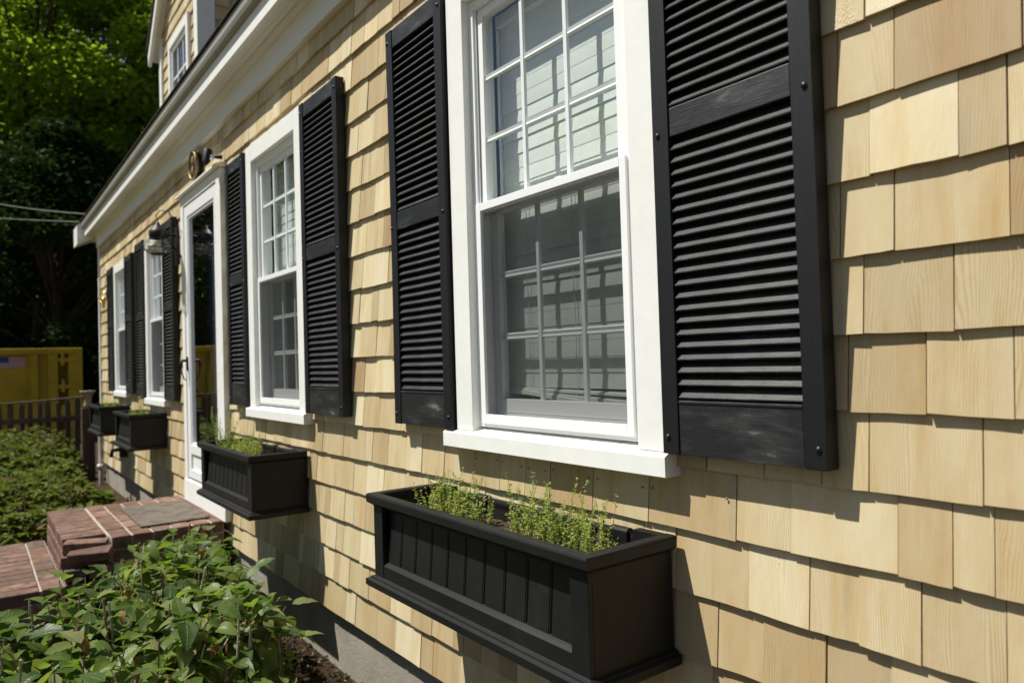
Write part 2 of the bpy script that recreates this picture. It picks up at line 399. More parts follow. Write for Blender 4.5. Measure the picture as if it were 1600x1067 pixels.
def shingle(mb, x0, x1, zb, ztop, y=0, r=R, e=E_, seg=4):
    """tapered hand-cut cedar shingle with a slightly uneven butt"""
    rn = (r.random(), r.random(), r.random()); x0 += r.uniform(.0003, .0016); x1 -= r.uniform(.0003, .0016)
    if x1-x0 < .008: return None
    jz = r.uniform(-.0018, .0018); ja = r.uniform(-.0017, .0017); jy = r.uniform(-.0020, .0012); cup = r.uniform(-.0016, .0018); lean = r.uniform(-.0008, .0008)
    th = .0125; vs = []
    zs = [0, .35, .7, 1]
    for a in zs:
        for i in range(seg+1):
            t = i/seg; x = x0+(x1-x0)*t
            z = zb+(ztop-zb)*a
            if a == 0: z += jz+ja*(t-.5)*2+r.uniform(-.0006, .0006)
            yy = y+jy+(.0122)*a*(ztop-zb)/(e+.01)+cup*(1-4*(t-.5)**2)*(1-a)+lean*(t-.5)*2*(1-a)
            vs.append((x, yy, z))
    n0 = len(vs)
    for i in range(seg+1): # back of the butt
        vs.append((vs[i][0], y+th, vs[i][2]+.0004))
    w = seg+1
    fs = [(j*w+i, j*w+i+1, (j+1)*w+i+1, (j+1)*w+i) for j in range(3) for i in range(seg)]
    fs += [(n0+i, n0+i+1, i+1, i) for i in range(seg)]
    vs += [(x0, y+th+.003, ztop), (x1, y+th+.003, ztop)]
    a, b = len(vs)-2, len(vs)-1
    fs += [(n0, 0, w, 2*w, 3*w, a), (seg, n0+seg, b, 3*w+seg, 2*w+seg, w+seg)]
    mb.add(vs, fs, rn); return rn

JX = {-6: [-0.575], -5: [-0.626, -0.534, -0.361], -4: [-0.578, -0.446], -3: [-0.632, -0.544, -0.386], -2: [-0.598, -0.463], -1: [-0.63, -0.507, -0.391], 0: [-0.922, -0.793, -0.682, -0.6, -0.435], 1: [-1.759, -1.628, -1.513, -1.413, -1.256, -1.083, -0.86, -0.746, -0.56, -0.48], 2: [-0.839, -0.715, -0.627, -0.53, -0.416], 3: [-0.913, -0.813, -0.689, -0.58]}
pieces = []
for k in range(-12, 7):
    zb = -k*E_; zt = zb+E_+.012
    if k == -12: zt = 1.63
    full = [o for o in ops if o[2] < zt-.02 and o[3] > zb+.005]
    cuts = sorted((o[0]-.01, o[1]+.01) for o in full)
    segs = []; x = XL+.045
    for a, b in cuts:
        if a > x: segs.append((x, a))
        x = b
    segs.append((x, XR))
    js = JX.get(k, [])
    for a, b in segs:
        p = a
        while p < b-.002:
            ins = [q for q in js if q > p+.004 and q < b]
            if ins and js[0]-.25 < p < js[-1]:
                q = ins[0] if (ins[0]-p) < .30 else p+R.uniform(.08, .15)
            else: q = p+min(.20, max(.055, R.gauss(.115, .04)))
            if q > b-.03: q = b
            pieces.append((p, q, zb, zt)); p = q
def pscore(pc):
    cx, cz = (pc[0]+pc[1])/2, (pc[2]+pc[3])/2
    z = in_view((cx, 0, cz), .02)
    if z is None: return 0
    if any(a < cx < b and c < cz < d for a, b, c, d in [(-1.8, -1.0, .0, 1.34), (-1.0, -.66, .03, 1.33), (-2.17, -1.8, .03, 1.33), (-2.97, -2.58, .03, 1.33)]): return 0
    return (pc[1]-pc[0])*abs(1.16/z)/z/z
pieces.sort(key=pscore, reverse=True)
mass = MB()
for i, (a, b, zb, zt) in enumerate(pieces):
    if i < 298:
        mb = MB()
        if shingle(mb, a, b, zb, zt) is None: continue
        mb.build('shingle', 'cedar', wall_o, org=((a+b)/2, 0, zb))
    else: shingle(mass, a, b, zb, zt)
tag(mass.build('shingles', 'cedar', wall_o), kind='stuff')
# bright nail heads under the near sill
nl = MB()
for x in [-1.745, -1.64, -1.615, -1.53, -1.50, -1.43, -1.40, -1.27, -1.24, -1.10, -1.07, -.88]:
    nl.lathe([(0, -.0012), (.0022, -.0012), (.0024, .001)], (x, .0035, -.052+R.uniform(-.004, .004)), 'y', 8)
tag(nl.build('nail_heads', 'nail', wall_o), kind='stuff')

f = MB(); f.box(XL+.03, XR, .035, .30, G-.3, -.745); f.build('foundation', 'concrete', house)
# rest of the shell
sh = MB(); sh.box(XL+.02, XL+.14, .13, 6.4, -.8, 1.95); sh.box(XR-.12, XR, .13, 6.4, -.8, 1.95); sh.box(XL, XR, 6.4, 6.52, -.8, 1.95)
for x in (XL+.02, XR-.12): sh.prism([(.13, 1.95), (6.4, 1.95), (3.27, 4.95)], x, x+.12, 'x')
sh.build('shell_walls', 'sheathing', house)
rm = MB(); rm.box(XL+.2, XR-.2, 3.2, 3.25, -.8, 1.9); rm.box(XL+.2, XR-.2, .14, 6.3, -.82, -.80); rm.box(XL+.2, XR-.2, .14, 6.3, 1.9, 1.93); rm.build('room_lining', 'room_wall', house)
cb = MB(); cb.box(XL-.012, XL+.045, -.012, .10, -.80, 1.62); cb.build('corner_board', 'white_paint', house, .002)

# eave: frieze, bed moulding, soffit, fascia, drip edge, roof
ED = -.131; SZ = 1.748
ev = MB(); ev.box(XL-.02, XR, -.022, .012, 1.607, SZ); ev.build('frieze_board', 'soffit_paint', house, .002)
bm_ = MB(); bm_.prism([(-.022, SZ-.026), (-.030, SZ-.022), (-.040, SZ-.012), (-.048, SZ-.003), (-.022, SZ-.003)], XL-.02, XR); bm_.build('bed_moulding', 'soffit_paint', house)
sf = MB(); sf.box(XL-.06, XR, ED+.018, .0, SZ, SZ+.018); sf.box(XL-.06, XR, ED+.055, ED+.058, SZ-.002, SZ+.001); sf.build('soffit', 'soffit_paint', house)
fa = MB(); fa.box(XL-.06, XR, ED, ED+.018, SZ-.012, SZ+.115); fa.build('fascia_board', 'white_paint', house, .0015)
de = MB(); de.prism([(ED-.002, SZ+.072), (ED-.026, SZ+.082), (ED-.032, SZ+.10), (ED-.032, SZ+.145), (ED+.05, SZ+.165), (ED+.05, SZ+.115), (ED-.002, SZ+.115)], XL-.06, XR); de.build('drip_edge', 'drip_edge', house)
rf = MB(); ry0, rz0, sl_ = ED-.040, SZ+.142, 1.0
ridge = 3.27
for x0, x1 in ((XL-.12, -7.40), (-7.40, -5.88), (-5.88, XR+.1)):
    rf.prism([(ry0, rz0), (ry0, rz0+.012), (ridge, rz0+.012+(ridge-ry0)*sl_), (ridge, rz0+(ridge-ry0)*sl_)], x0, x1, 'x')
rf.prism([(6.6, rz0), (6.6, rz0+.028), (ridge, rz0+.028+(ridge-ry0)*sl_), (ridge, rz0+(ridge-ry0)*sl_)], XL-.12, XR+.1, 'x')
roof = rf.build('roof', 'asphalt_shingle', house)
tabs = MB()
k = 0; yy = ry0-.004
while k < 12:
    x = XL-.12+(.15 if k % 2 else 0)
    while x < XR:
        z = rz0+.012+(yy-ry0)*sl_
        tabs.add([(x+.004, yy, z+.004), (x+.296, yy, z+.004), (x+.296, yy+.15, z+.15*sl_+.002), (x+.004, yy+.15, z+.15*sl_+.002), (x+.004, yy, z-.003), (x+.296, yy, z-.003)], [(0, 1, 2, 3), (4, 5, 1, 0)]); x += .30
    yy += .14; k += 1
tag(tabs.build('roof_shingles', 'asphalt_shingle', roof), kind='stuff')
# boxed return at the far end of the eave
rt = MB(); rt.prism([(-.20, SZ-.10), (-.20, SZ+.11), (-.02, SZ+.28), (.10, SZ+.40), (.10, SZ-.02), (-.03, SZ-.02)], XL-.40, XL-.065, 'x'); rt.build('eave_return', 'white_paint', house, .002)
rk = MB(); rk.prism([(-.15, SZ+.02), (-.15, SZ+.16), (ridge, SZ+.16+ridge+.15), (ridge, SZ+.02+ridge+.15)], XL-.14, XL-.10, 'x'); rk.build('rake_board', 'white_paint', house)

# dormer
DX0, DX1, DY = -7.33, -5.93, .30; dtop = 3.30; dpk = dtop+(DX1-DX0)/2
dm = MB(); dm.prism([(DX0+.01, 2.2), (DX1-.01, 2.2), (DX1-.01, dtop), ((DX0+DX1)/2, dpk), (DX0+.01, dtop)], DY+.013, 2.2, 'y')
dorm = dm.build('dormer', 'sheathing', house)
ds = MB(); rr = random.Random(3); de_ = .115
dwx0, dwx1, dwz0, dwz1 = -6.86, -6.27, 2.50, 3.06
for k in range(14):
    zb = 2.20+k*de_
    if zb > dpk-.05: break
    a, b = DX0+.08, DX1-.10
    if zb+de_ > dtop: a = max(a, DX0+(zb+.02-dtop)+.0); b = min(b, DX1-(zb+.02-dtop))
    spans = [(a, b)]
    if zb+de_ > dwz0 and zb < dwz1+.04: spans = [(a, dwx0-.02), (dwx1+.02, b)]
    for a, b in spans:
        x = a
        while x < b-.01:
            q = min(b, x+rr.uniform(.07, .15))
            if q > b-.03: q = b
            shingle(ds, x, q, zb, zb+de_+.01, DY, rr, de_, 2); x = q
tag(ds.build('shingles', 'cedar', dorm), kind='stuff')
# cheek shingles (side of dormer, in shade)
cs = MB()
for k in range(14):
    zb = 2.20+k*de_
    if zb > dtop: break
    y = DY+.12
    while y < 2.1:
        q = y+rr.uniform(.07, .15); t = MB(); shingle(t, y, q-.001, zb, min(zb+de_+.01, dtop+.05), 0, rr, de_, 2)
        cs.add([(DX1+.004-vy, vx, vz) for vx, vy, vz in t.v], t.f, t.c[0]) if t.v else None
        y = q
tag(cs.build('cheek_shingles', 'cedar', dorm), kind='stuff')
c1 = MB(); c1.box(DX0-.01, DX0+.085, DY-.014, DY+.02, 2.2, dtop+.01); c1.box(DX0-.012, DX0+.01, DY+.02, DY+.11, 2.2, dtop+.01); c1.build('corner_board', 'white_paint', dorm)
c2 = MB(); c2.box(DX1-.10, DX1+.01, DY-.014, DY+.012, 2.2, dtop+.02); c2.box(DX1-.01, DX1+.012, DY+.012, DY+.12, 2.2, dtop+.02); c2.build('corner_board', 'white_paint', dorm)
w = MB()
for a, b, c, d in ((dwx0-.07, dwx0, dwz0-.07, dwz1+.08), (dwx1, dwx1+.07, dwz0-.07, dwz1+.08), (dwx0, dwx1, dwz1, dwz1+.08), (dwx0, dwx1, dwz0-.07, dwz0)): w.box(a, b, DY-.022, DY+.02, c, d)
w.box(dwx0-.09, dwx1+.09, DY-.035, DY-.022, dwz0-.09, dwz0-.06)
w.build('dormer_window_trim', 'white_paint', dorm, .002)
w = MB(); w.box(dwx0, dwx0+.035, DY-.006, DY+.012, dwz0, dwz1); w.box(dwx1-.035, dwx1, DY-.006, DY+.012, dwz0, dwz1); w.box(dwx0+.035, dwx1-.035, DY-.006, DY+.012, dwz1-.035, dwz1); w.box(dwx0+.035, dwx1-.035, DY-.006, DY+.012, dwz0, dwz0+.035)
for t in (1/3, 2/3): x = dwx0+(dwx1-dwx0)*t; w.box(x-.008, x+.008, DY+.004, DY+.011, dwz0+.035, dwz1-.035)
w.box(dwx0+.035, dwx1-.035, DY+.0045, DY+.0105, (dwz0+dwz1)/2-.01, (dwz0+dwz1)/2+.01)
w.build('dormer_sash', 'white_vinyl', dorm)
w = MB(); w.box(dwx0+.03, dwx1-.03, DY+.0115, DY+.0125, dwz0+.03, dwz1-.03)
gsky = NG('dark_pane'); gl = gsky.pr((.02, .03, .05), .03, 1.0); M['dark_pane'] = gsky.end(gl)
w.build('dormer_pane', 'dark_pane', dorm)
# dormer roof and rake
dr = MB(); xm = (DX0+DX1)/2; ov = .13
for sgn, xe in ((-1, DX0-ov), (1, DX1+.02)):
    ze = dtop-abs(xe-(DX0 if sgn < 0 else DX1))+.06
    dr.prism([(xe, ze), (xm, dpk+.06), (xm, dpk+.09), (xe, ze+.03)], DY-.10, 2.6, 'y')
dr.build('dormer_roof', 'asphalt_shingle', dorm)
dk = MB()
for xe, xs_ in ((DX0-ov, DX0),):
    ze = dtop-(xs_-xe)
    dk.prism([(xe, ze-.07), (xm, dpk-.07), (xm, dpk+.055), (xe, ze+.055)], DY-.085, DY-.055, 'y')
    dk.prism([(xe, ze-.02), (xm, dpk-.02), (xm, dpk+.03), (xe, ze+.03)], DY-.055, DY+.01, 'y')
dk.prism([(DX1, dtop-.02), (DX1, dtop+.055), (xm, dpk+.055), (xm, dpk-.07)], DY-.085, DY-.055, 'y')
dk.build('dormer_rake', 'white_paint', dorm)

# ------------------------------------------------------------------ windows
def frame_mb(mb, x0, x1, z0, z1, wl, wr, wb, wt, y0, y1):
    mb.box(x0, x0+wl, y0, y1, z0, z1); mb.box(x1-wr, x1, y0, y1, z0, z1)
    mb.box(x0+wl, x1-wr, y0, y1, z1-wt, z1); mb.box(x0+wl, x1-wr, y0, y1, z0, z0+wb)

def window(x0, x1, dz=0, ztop=1.345, near=False):
    root = MB(); cw = .083
    zt = ztop; zi = zt-.085; zb = .03+dz
    root.box(x0, x0+cw, -.022, .03, zb, zt); root.box(x1-cw, x1, -.022, .03, zb, zt); root.box(x0+cw, x1-cw, -.022, .03, zi, zt)
    win = root.build('window', 'white_paint', house, .0018)
    s = MB(); s.prism([(-.037, zb-.050), (-.037, zb-.008), (-.024, zb-.002), (.05, zb+.012), (.05, zb-.050)], x0-.055 if near else x0-.03, x1+.003, 'x'); s.build('sill', 'white_paint', win, .0015)
    xa, xb = x0+cw, x1-cw
    zc = zb+.012
    fr = MB(); frame_mb(fr, xa, xb, zc, zi, .022, .030, .022, .03, .002, .085); fr.build('frame', 'white_vinyl', win, .0012)
    ja, jb = xa+.022, xb-.030; jz0, jz1 = zc+.022, zi-.03
    zm = jz0+(jz1-jz0)*.51   # meeting rail
    # jamb tracks: narrow step
    for q in (ja+.0015, jb-.0015): tk = MB(); tk.box(q-.0025, q+.0025, .008, .012, zm+.013, jz1); tk.build('track', 'white_vinyl', win)
    up_ = MB(); frame_mb(up_, ja+.002, jb-.002, zm-.012, jz1, .026, .034, .03, .026, .015, .038); us = up_.build('upper_sash', 'white_vinyl', win, .0015)
    gx0, gx1, gz0, gz1 = ja+.028, jb-.036, zm+.018, jz1-.026
    p = MB(); p.add([(gx0-.004, .0275, gz0-.004), (gx1+.004, .0275, gz0-.004), (gx1+.004, .0275, gz1+.004), (gx0-.004, .0275, gz1+.004)], [(0, 1, 2, 3)]); p.build('pane', 'window_glass', win)
    for i in (1, 2):
        x = gx0+(gx1-gx0)*i/3; mu = MB(); mu.prism([(x-.009, .026), (x-.006, .019), (x+.006, .019), (x+.009, .026)], gz0, gz1, 'z'); mu.build('muntin', 'muntin_vinyl', win)
        z = gz0+(gz1-gz0)*i/3; mu = MB()
        for q in range(3):
            a_, b_ = gx0+(gx1-gx0)*q/3+(.0092 if q else 0), gx0+(gx1-gx0)*(q+1)/3-(.0092 if q < 2 else 0)
            mu.prism([(.026, z-.010), (.0195, z-.0065), (.0215, z-.001), (.0195, z+.0065), (.026, z+.010)], a_, b_, 'x')
        mu.build('muntin', 'muntin_vinyl', win)
    # lower sash, set further in
    lo = MB(); frame_mb(lo, ja+.002, jb-.002, jz0, zm+.018, .030, .034, .055, .034, .046, .070); lo.box(ja+.002, jb-.002, .0445, .046, jz0+.018, jz0+.021); lo.build('lower_sash', 'white_vinyl', win, .0015)
    lx0, lx1, lz0, lz1 = ja+.032, jb-.036, jz0+.055, zm-.016
    p = MB(); p.add([(lx0-.004, .0585, lz0-.004), (lx1+.004, .0585, lz0-.004), (lx1+.004, .0585, lz1+.004), (lx0-.004, .0585, lz1+.004)], [(0, 1, 2, 3)]); p.build('pane', 'window_glass', win)
    for i in (1, 2):
        x = lx0+(lx1-lx0)*i/3; mu = MB(); mu.prism([(x-.009, .0573), (x-.006, .050), (x+.006, .050), (x+.009, .0573)], lz0, lz1, 'z'); mu.build('muntin', 'muntin_vinyl', win)
        z = lz0+(lz1-lz0)*i/3; mu = MB()
        for q in range(3):
            a_, b_ = lx0+(lx1-lx0)*q/3+(.0092 if q else 0), lx0+(lx1-lx0)*(q+1)/3-(.0092 if q < 2 else 0)
            mu.prism([(.0573, z-.010), (.0505, z-.0065), (.0525, z-.001), (.0505, z+.0065), (.0573, z+.010)], a_, b_, 'x')
        mu.build('muntin', 'muntin_vinyl', win)
    # half screen
    sf_ = MB(); frame_mb(sf_, ja-.002, jb+.004, jz0-.012, zm+.012, .022, .020, .026, .022, -.005, .0075); sf_.build('screen_frame', 'white_vinyl', win, .0012)
    sc = MB(); sc.add([(ja+.018, .004, jz0+.012), (jb-.014, .004, jz0+.012), (jb-.014, .004, zm-.008), (ja+.018, .004, zm-.008)], [(0, 1, 2, 3)]); sc.build('screen', 'screen', win)
    if near:
        lk = MB(); lk.box((xa+xb)/2-.03, (xa+xb)/2+.03, .040, .060, zm+.019, zm+.026); lk.box((xa+xb)/2-.004, (xa+xb)/2+.02, .042, .056, zm+.026, zm+.033); lk.build('sash_lock', 'white_vinyl', win, .001)
    jl = MB()  # inner jamb lining
    jl.box(ja-.004, ja, .072, .20, jz0, jz1); jl.box(jb, jb+.004, .072, .20, jz0, jz1); jl.box(ja, jb, .072, .20, jz1, jz1+.004); jl.box(ja, jb, .072, .22, jz0-.01, jz0)
    jl.build('jamb_lining', 'white_paint', win)
    return win, (ja, jb, jz0, jz1)

def blind(x0, x1, z0, z1, label, broken, raise_=0.0, tilt=87):
    t = thing('window_blind', ((x0+x1)/2, .13, z1), label, 'window blind', 'slatted blinds inside the windows')
    h = MB(); h.box(x0+.006, x1-.006, .078, .125, z1-.035, z1-.002); h.build('headrail', 'blind_slat', t)
    z = z1-.06; k = 0; r = random.Random(5+int(x0*10)); ends = z0+.075+raise_
    a = rad(tilt)
    while z > ends:
        mb = MB(); w2 = .0245; cy, cz = .096+r.uniform(-.001, .001), z+r.uniform(-.0012, .0012)
        aa = a+rad(r.uniform(-2.5, 2.5)); dy, dz = math.cos(aa)*w2, math.sin(aa)*w2
        # outer edge low: slats closed downwards to the glass side
        P = [(-dy, -dz), (-dy*.5-.0004, -dz*.5), (-.0006, 0), (dy*.5-.0004, dz*.5), (dy, dz)]
        prof = [(cy+p, cz+q) for p, q in P]+[(cy+p+.0016, cz+q-.0006) for p, q in P[::-1]]
        mb.prism(prof, x0+.005, x1-.005, 'x'); mb.build('slat', 'blind_slat', t); z -= .0415; k += 1
    # last slats and bottom rail hang askew
    for j in range(3 if broken else 2):
        mb = MB(); zz = z-.012*j+.01; tl = (.028 if j == 1 else .05 if j == 2 else .012) if broken else 0
        xa_, xb_ = x0+.015+(.07 if j == 2 else 0), x1-.015
        hh = .011 if j else .006; yy = .086-.003*j
        mb.add([(xa_, yy, zz+tl*.5), (xb_, yy, zz-tl*.5), (xb_, yy+.040, zz-tl*.5+.012), (xa_, yy+.040, zz+tl*.5+.012), (xa_, yy, zz+tl*.5-hh), (xb_, yy, zz-tl*.5-hh), (xb_, yy+.040, zz-tl*.5-hh+.012), (xa_, yy+.040, zz+tl*.5-hh+.012)],
               [(0, 1, 2, 3), (4, 7, 6, 5), (0, 4, 5, 1), (1, 5, 6, 2), (2, 6, 7, 3), (3, 7, 4, 0)])
        mb.build('bottom_rail' if j else 'slat', 'blind_slat', t)
    for q in (.19, .52, .85):
        x = x0+(x1-x0)*q; pts = []
        for i in range(14):
            zz = z1-.03-(z1-.03-z)*i/13; pts.append((x+.002*math.sin(i*1.9), .088, zz))
        pts += [(x+.012, .083, z-.012), (x-.006, .080, z-.03), (x-.02, .080, z-.036)]
        c = MB(); c.tube(pts, .0011, 5); c.build('lift_cord', 'cord', t)
    return t

LW = [('white slatted blind with crooked bottom rail in nearest window', True, 0), ('white slatted blind behind the window just right of the door', False, .55),
      ('white blind in the window left of the door lantern', False, .5), ('white blind in the last window by the house corner', False, .5)]
wins = []
for i, (a, b, c, d, e) in enumerate(WIN):
    w_, (ja, jb, z0, z1) = window(a, b, c-.03, e, i == 0)
    wins.append(w_)
    blind(ja, jb, z0, z1, LW[i][0], LW[i][1], LW[i][2])

# ------------------------------------------------------------------ shutters
def shutter(x0, x1, z0=.03, z1=1.33, joined=False, bow=0.0):
    yf, yb = -.037, -.001; sw = .041
    zm0, zm1 = z0+.634, z0+.692
    def bend(z): return bow*math.sin((z-z0)/(z1-z0)*math.pi)
    fr = MB(); N = 10
    for a, b in ((x0, x0+sw), (x1-sw, x1)):
        prof = [(a, yb), (a, yf), (b, yf), (b, yf+.012), (b, yb)] if a == x0 else [(a, yb), (a, yf+.012), (a, yf), (b, yf), (b, yb)]
        vs = []
        for i in range(N+1):
            z = z0+(z1-z0)*i/N
            vs += [(p+bend(z)*(1 if a == x0 else .15), q, z) for p, q in prof]
        n = len(prof)
        fr.add(vs, [(i*n+j, i*n+(j+1) % n, (i+1)*n+(j+1) % n, (i+1)*n+j) for i in range(N) for j in range(n)]+[tuple(range(n))[::-1], tuple(N*n+j for j in range(n))])
    sh_ = fr.build('shutter', 'shutter_stile', house, .002)
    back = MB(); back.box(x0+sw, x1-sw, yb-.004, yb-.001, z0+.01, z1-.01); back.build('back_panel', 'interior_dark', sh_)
    for (a, b) in ((z0+.001, z0+.108), (zm0, zm1), (z1-.062, z1-.001)):
        r_ = MB(); r_.box(x0+sw+.0015, x1-sw-.0015, yf+.003, yb-.005, a, b); 
        if a == z0+.001: r_.box(x0+sw+.0015, x1-sw-.0015, yf+.001, yf+.0028, b-.006, b-.001)
        r_.build('rail', 'shutter_rail', sh_, .002)
    lm = None; pitch = .0246; join = MB()
    for za, zb_ in ((z0+.112, zm0-.004), (zm1+.003, z1-.066)):
        n = int(round((zb_-za)/pitch)); pp = (zb_-za)/n
        for i in range(n):
            z = za+pp*i
            prof = [(yf+.004, z+.0005), (yf+.0035, z+.003), (yf+.0175, z+.0195), (yf+.0205, z+.0185), (yf+.010, z+.0005)]
            if joined: join.prism(prof, x0+sw+.001, x1-sw-.001, 'x'); continue
            if lm is None:
                t = MB(); t.prism(prof, x0+sw+.001, x1-sw-.001, 'x'); lm = t.mesh('louver', 'shutter_rail', ((x0+x1)/2, 0, z))
            o = bpy.data.objects.new('louver', lm); C.objects.link(o); o.parent = sh_; o.location = ((x0+x1)/2-HO[0], -HO[1], z-HO[2])
            o.rotation_euler = (rad(R.uniform(-1, 1)), rad(R.uniform(-.12, .12)), 0)
    if joined: tag(join.build('louvers', 'shutter_rail', sh_), kind='stuff')
    for x in (x0+.0145, x1-.0145):
        for z in (z0+.035, (zm0+zm1)/2, z1-.04):
            if z == (zm0+zm1)/2: z += -.02
            s_ = MB(); s_.lathe([(0, -.0045), (.003, -.0042), (.0052, -.0025), (.006, 0)], (x, yf, z), 'y', 8); s_.build('screw', 'screw_black', sh_)
    return sh_
shutter(-1.000, -.648)
shutter(-2.160, -1.808, bow=.006)
shutter(-2.962, -2.575)
shutter(-4.075, -3.765)
shutter(-5.735, -5.40, .01, 1.29)
shutter(-6.82, -6.475, .01, 1.29)
shutter(-7.355, -7.02, .03, 1.26, True)
shutter(-8.40, -8.065, .03, 1.26, True)

# ------------------------------------------------------------------ door
x0, x1, zb, _, zt = DOOR
tr = MB(); tr.box(x0, x0+.075, -.026, .03, zb+.128, zt); tr.box(x1-.085, x1, -.026, .03, zb+.128, zt); tr.box(x0+.075, x1-.085, -.026, .03, zt-.06, zt)
tr.prism([(-.055, zt+.003), (-.055, zt+.016), (-.02, zt+.030), (.01, zt+.034), (.01, zt+.003)], x0-.015, x1+.015, 'x')
door = tr.build('storm_door', 'white_paint', house, .002)
a, b = x0+.078, x1-.088
dl = MB(); dl.box(a, a+.075, -.020, .012, zb+.36, zt-.063); dl.box(b-.075, b, -.020, .012, zb+.36, zt-.063); dl.box(a+.075, b-.075, -.020, .012, zt-.14, zt-.063)
dl.box(a, b, -.020, .012, zb+.30, zb+.36); dl.box(a, b, -.020, .012, zb+.145, zb+.200); dl.box(a, a+.07, -.020, .012, zb+.20, zb+.30); dl.box(b-.07, b, -.020, .012, zb+.20, zb+.30); dl.box(a+.07, b-.07, -.008, .006, zb+.20, zb+.30)
dl.build('door_leaf', 'white_vinyl', door, .003)
sl2 = MB(); sl2.box(x0, x1, -.032, .03, zb-.01, zb+.128); sl2.build('kick_board', 'white_paint', door, .002)
gb = MB(); gx0, gx1, gz0, gz1 = a+.075, b-.075, zb+.36, zt-.14
frame_mb(gb, gx0, gx1, gz0, gz1, .014, .014, .014, .014, -.014, .004); gb.build('glazing_bead', 'white_vinyl', door)
gp = MB(); gp.add([(gx0+.002, -.003, gz0+.002), (gx1-.002, -.003, gz0+.002), (gx1-.002, -.003, gz1-.002), (gx0+.002, -.003, gz1-.002)], [(0, 1, 2, 3)]); gp.build('pane', 'door_glass', door)
idr = MB(); idr.box(x0+.06, x1-.06, .11, .15, zb+.02, zt-.05); idr.build('inner_door', 'inner_door_sky_tint', door)
hd = MB(); hx = a+.03; hd.box(hx-.014, hx+.014, -.028, -.02, .22, .31); hd.build('handle_plate', 'black_iron', door, .003)
hd = MB(); hd.tube([(hx, -.028, .285), (hx, -.055, .285), (hx, -.062, .262), (hx-.004, -.060, .245)], .010, 8); hd.tube([(hx, -.06, .262), (hx-.002, -.058, .21), (hx+.002, -.045, .165), (hx, -.03, .155)], .004, 6); hd.build('handle', 'black_iron', door)
hg = MB()
for z in (1.1, .95, .7, .45, .2, -.1): hg.lathe([(0, -.0025), (.004, -.0018), (.0045, 0)], (x1-.10, -.026, z), 'y', 6)
tag(hg.build('trim_screws', 'nail', door), kind='stuff')

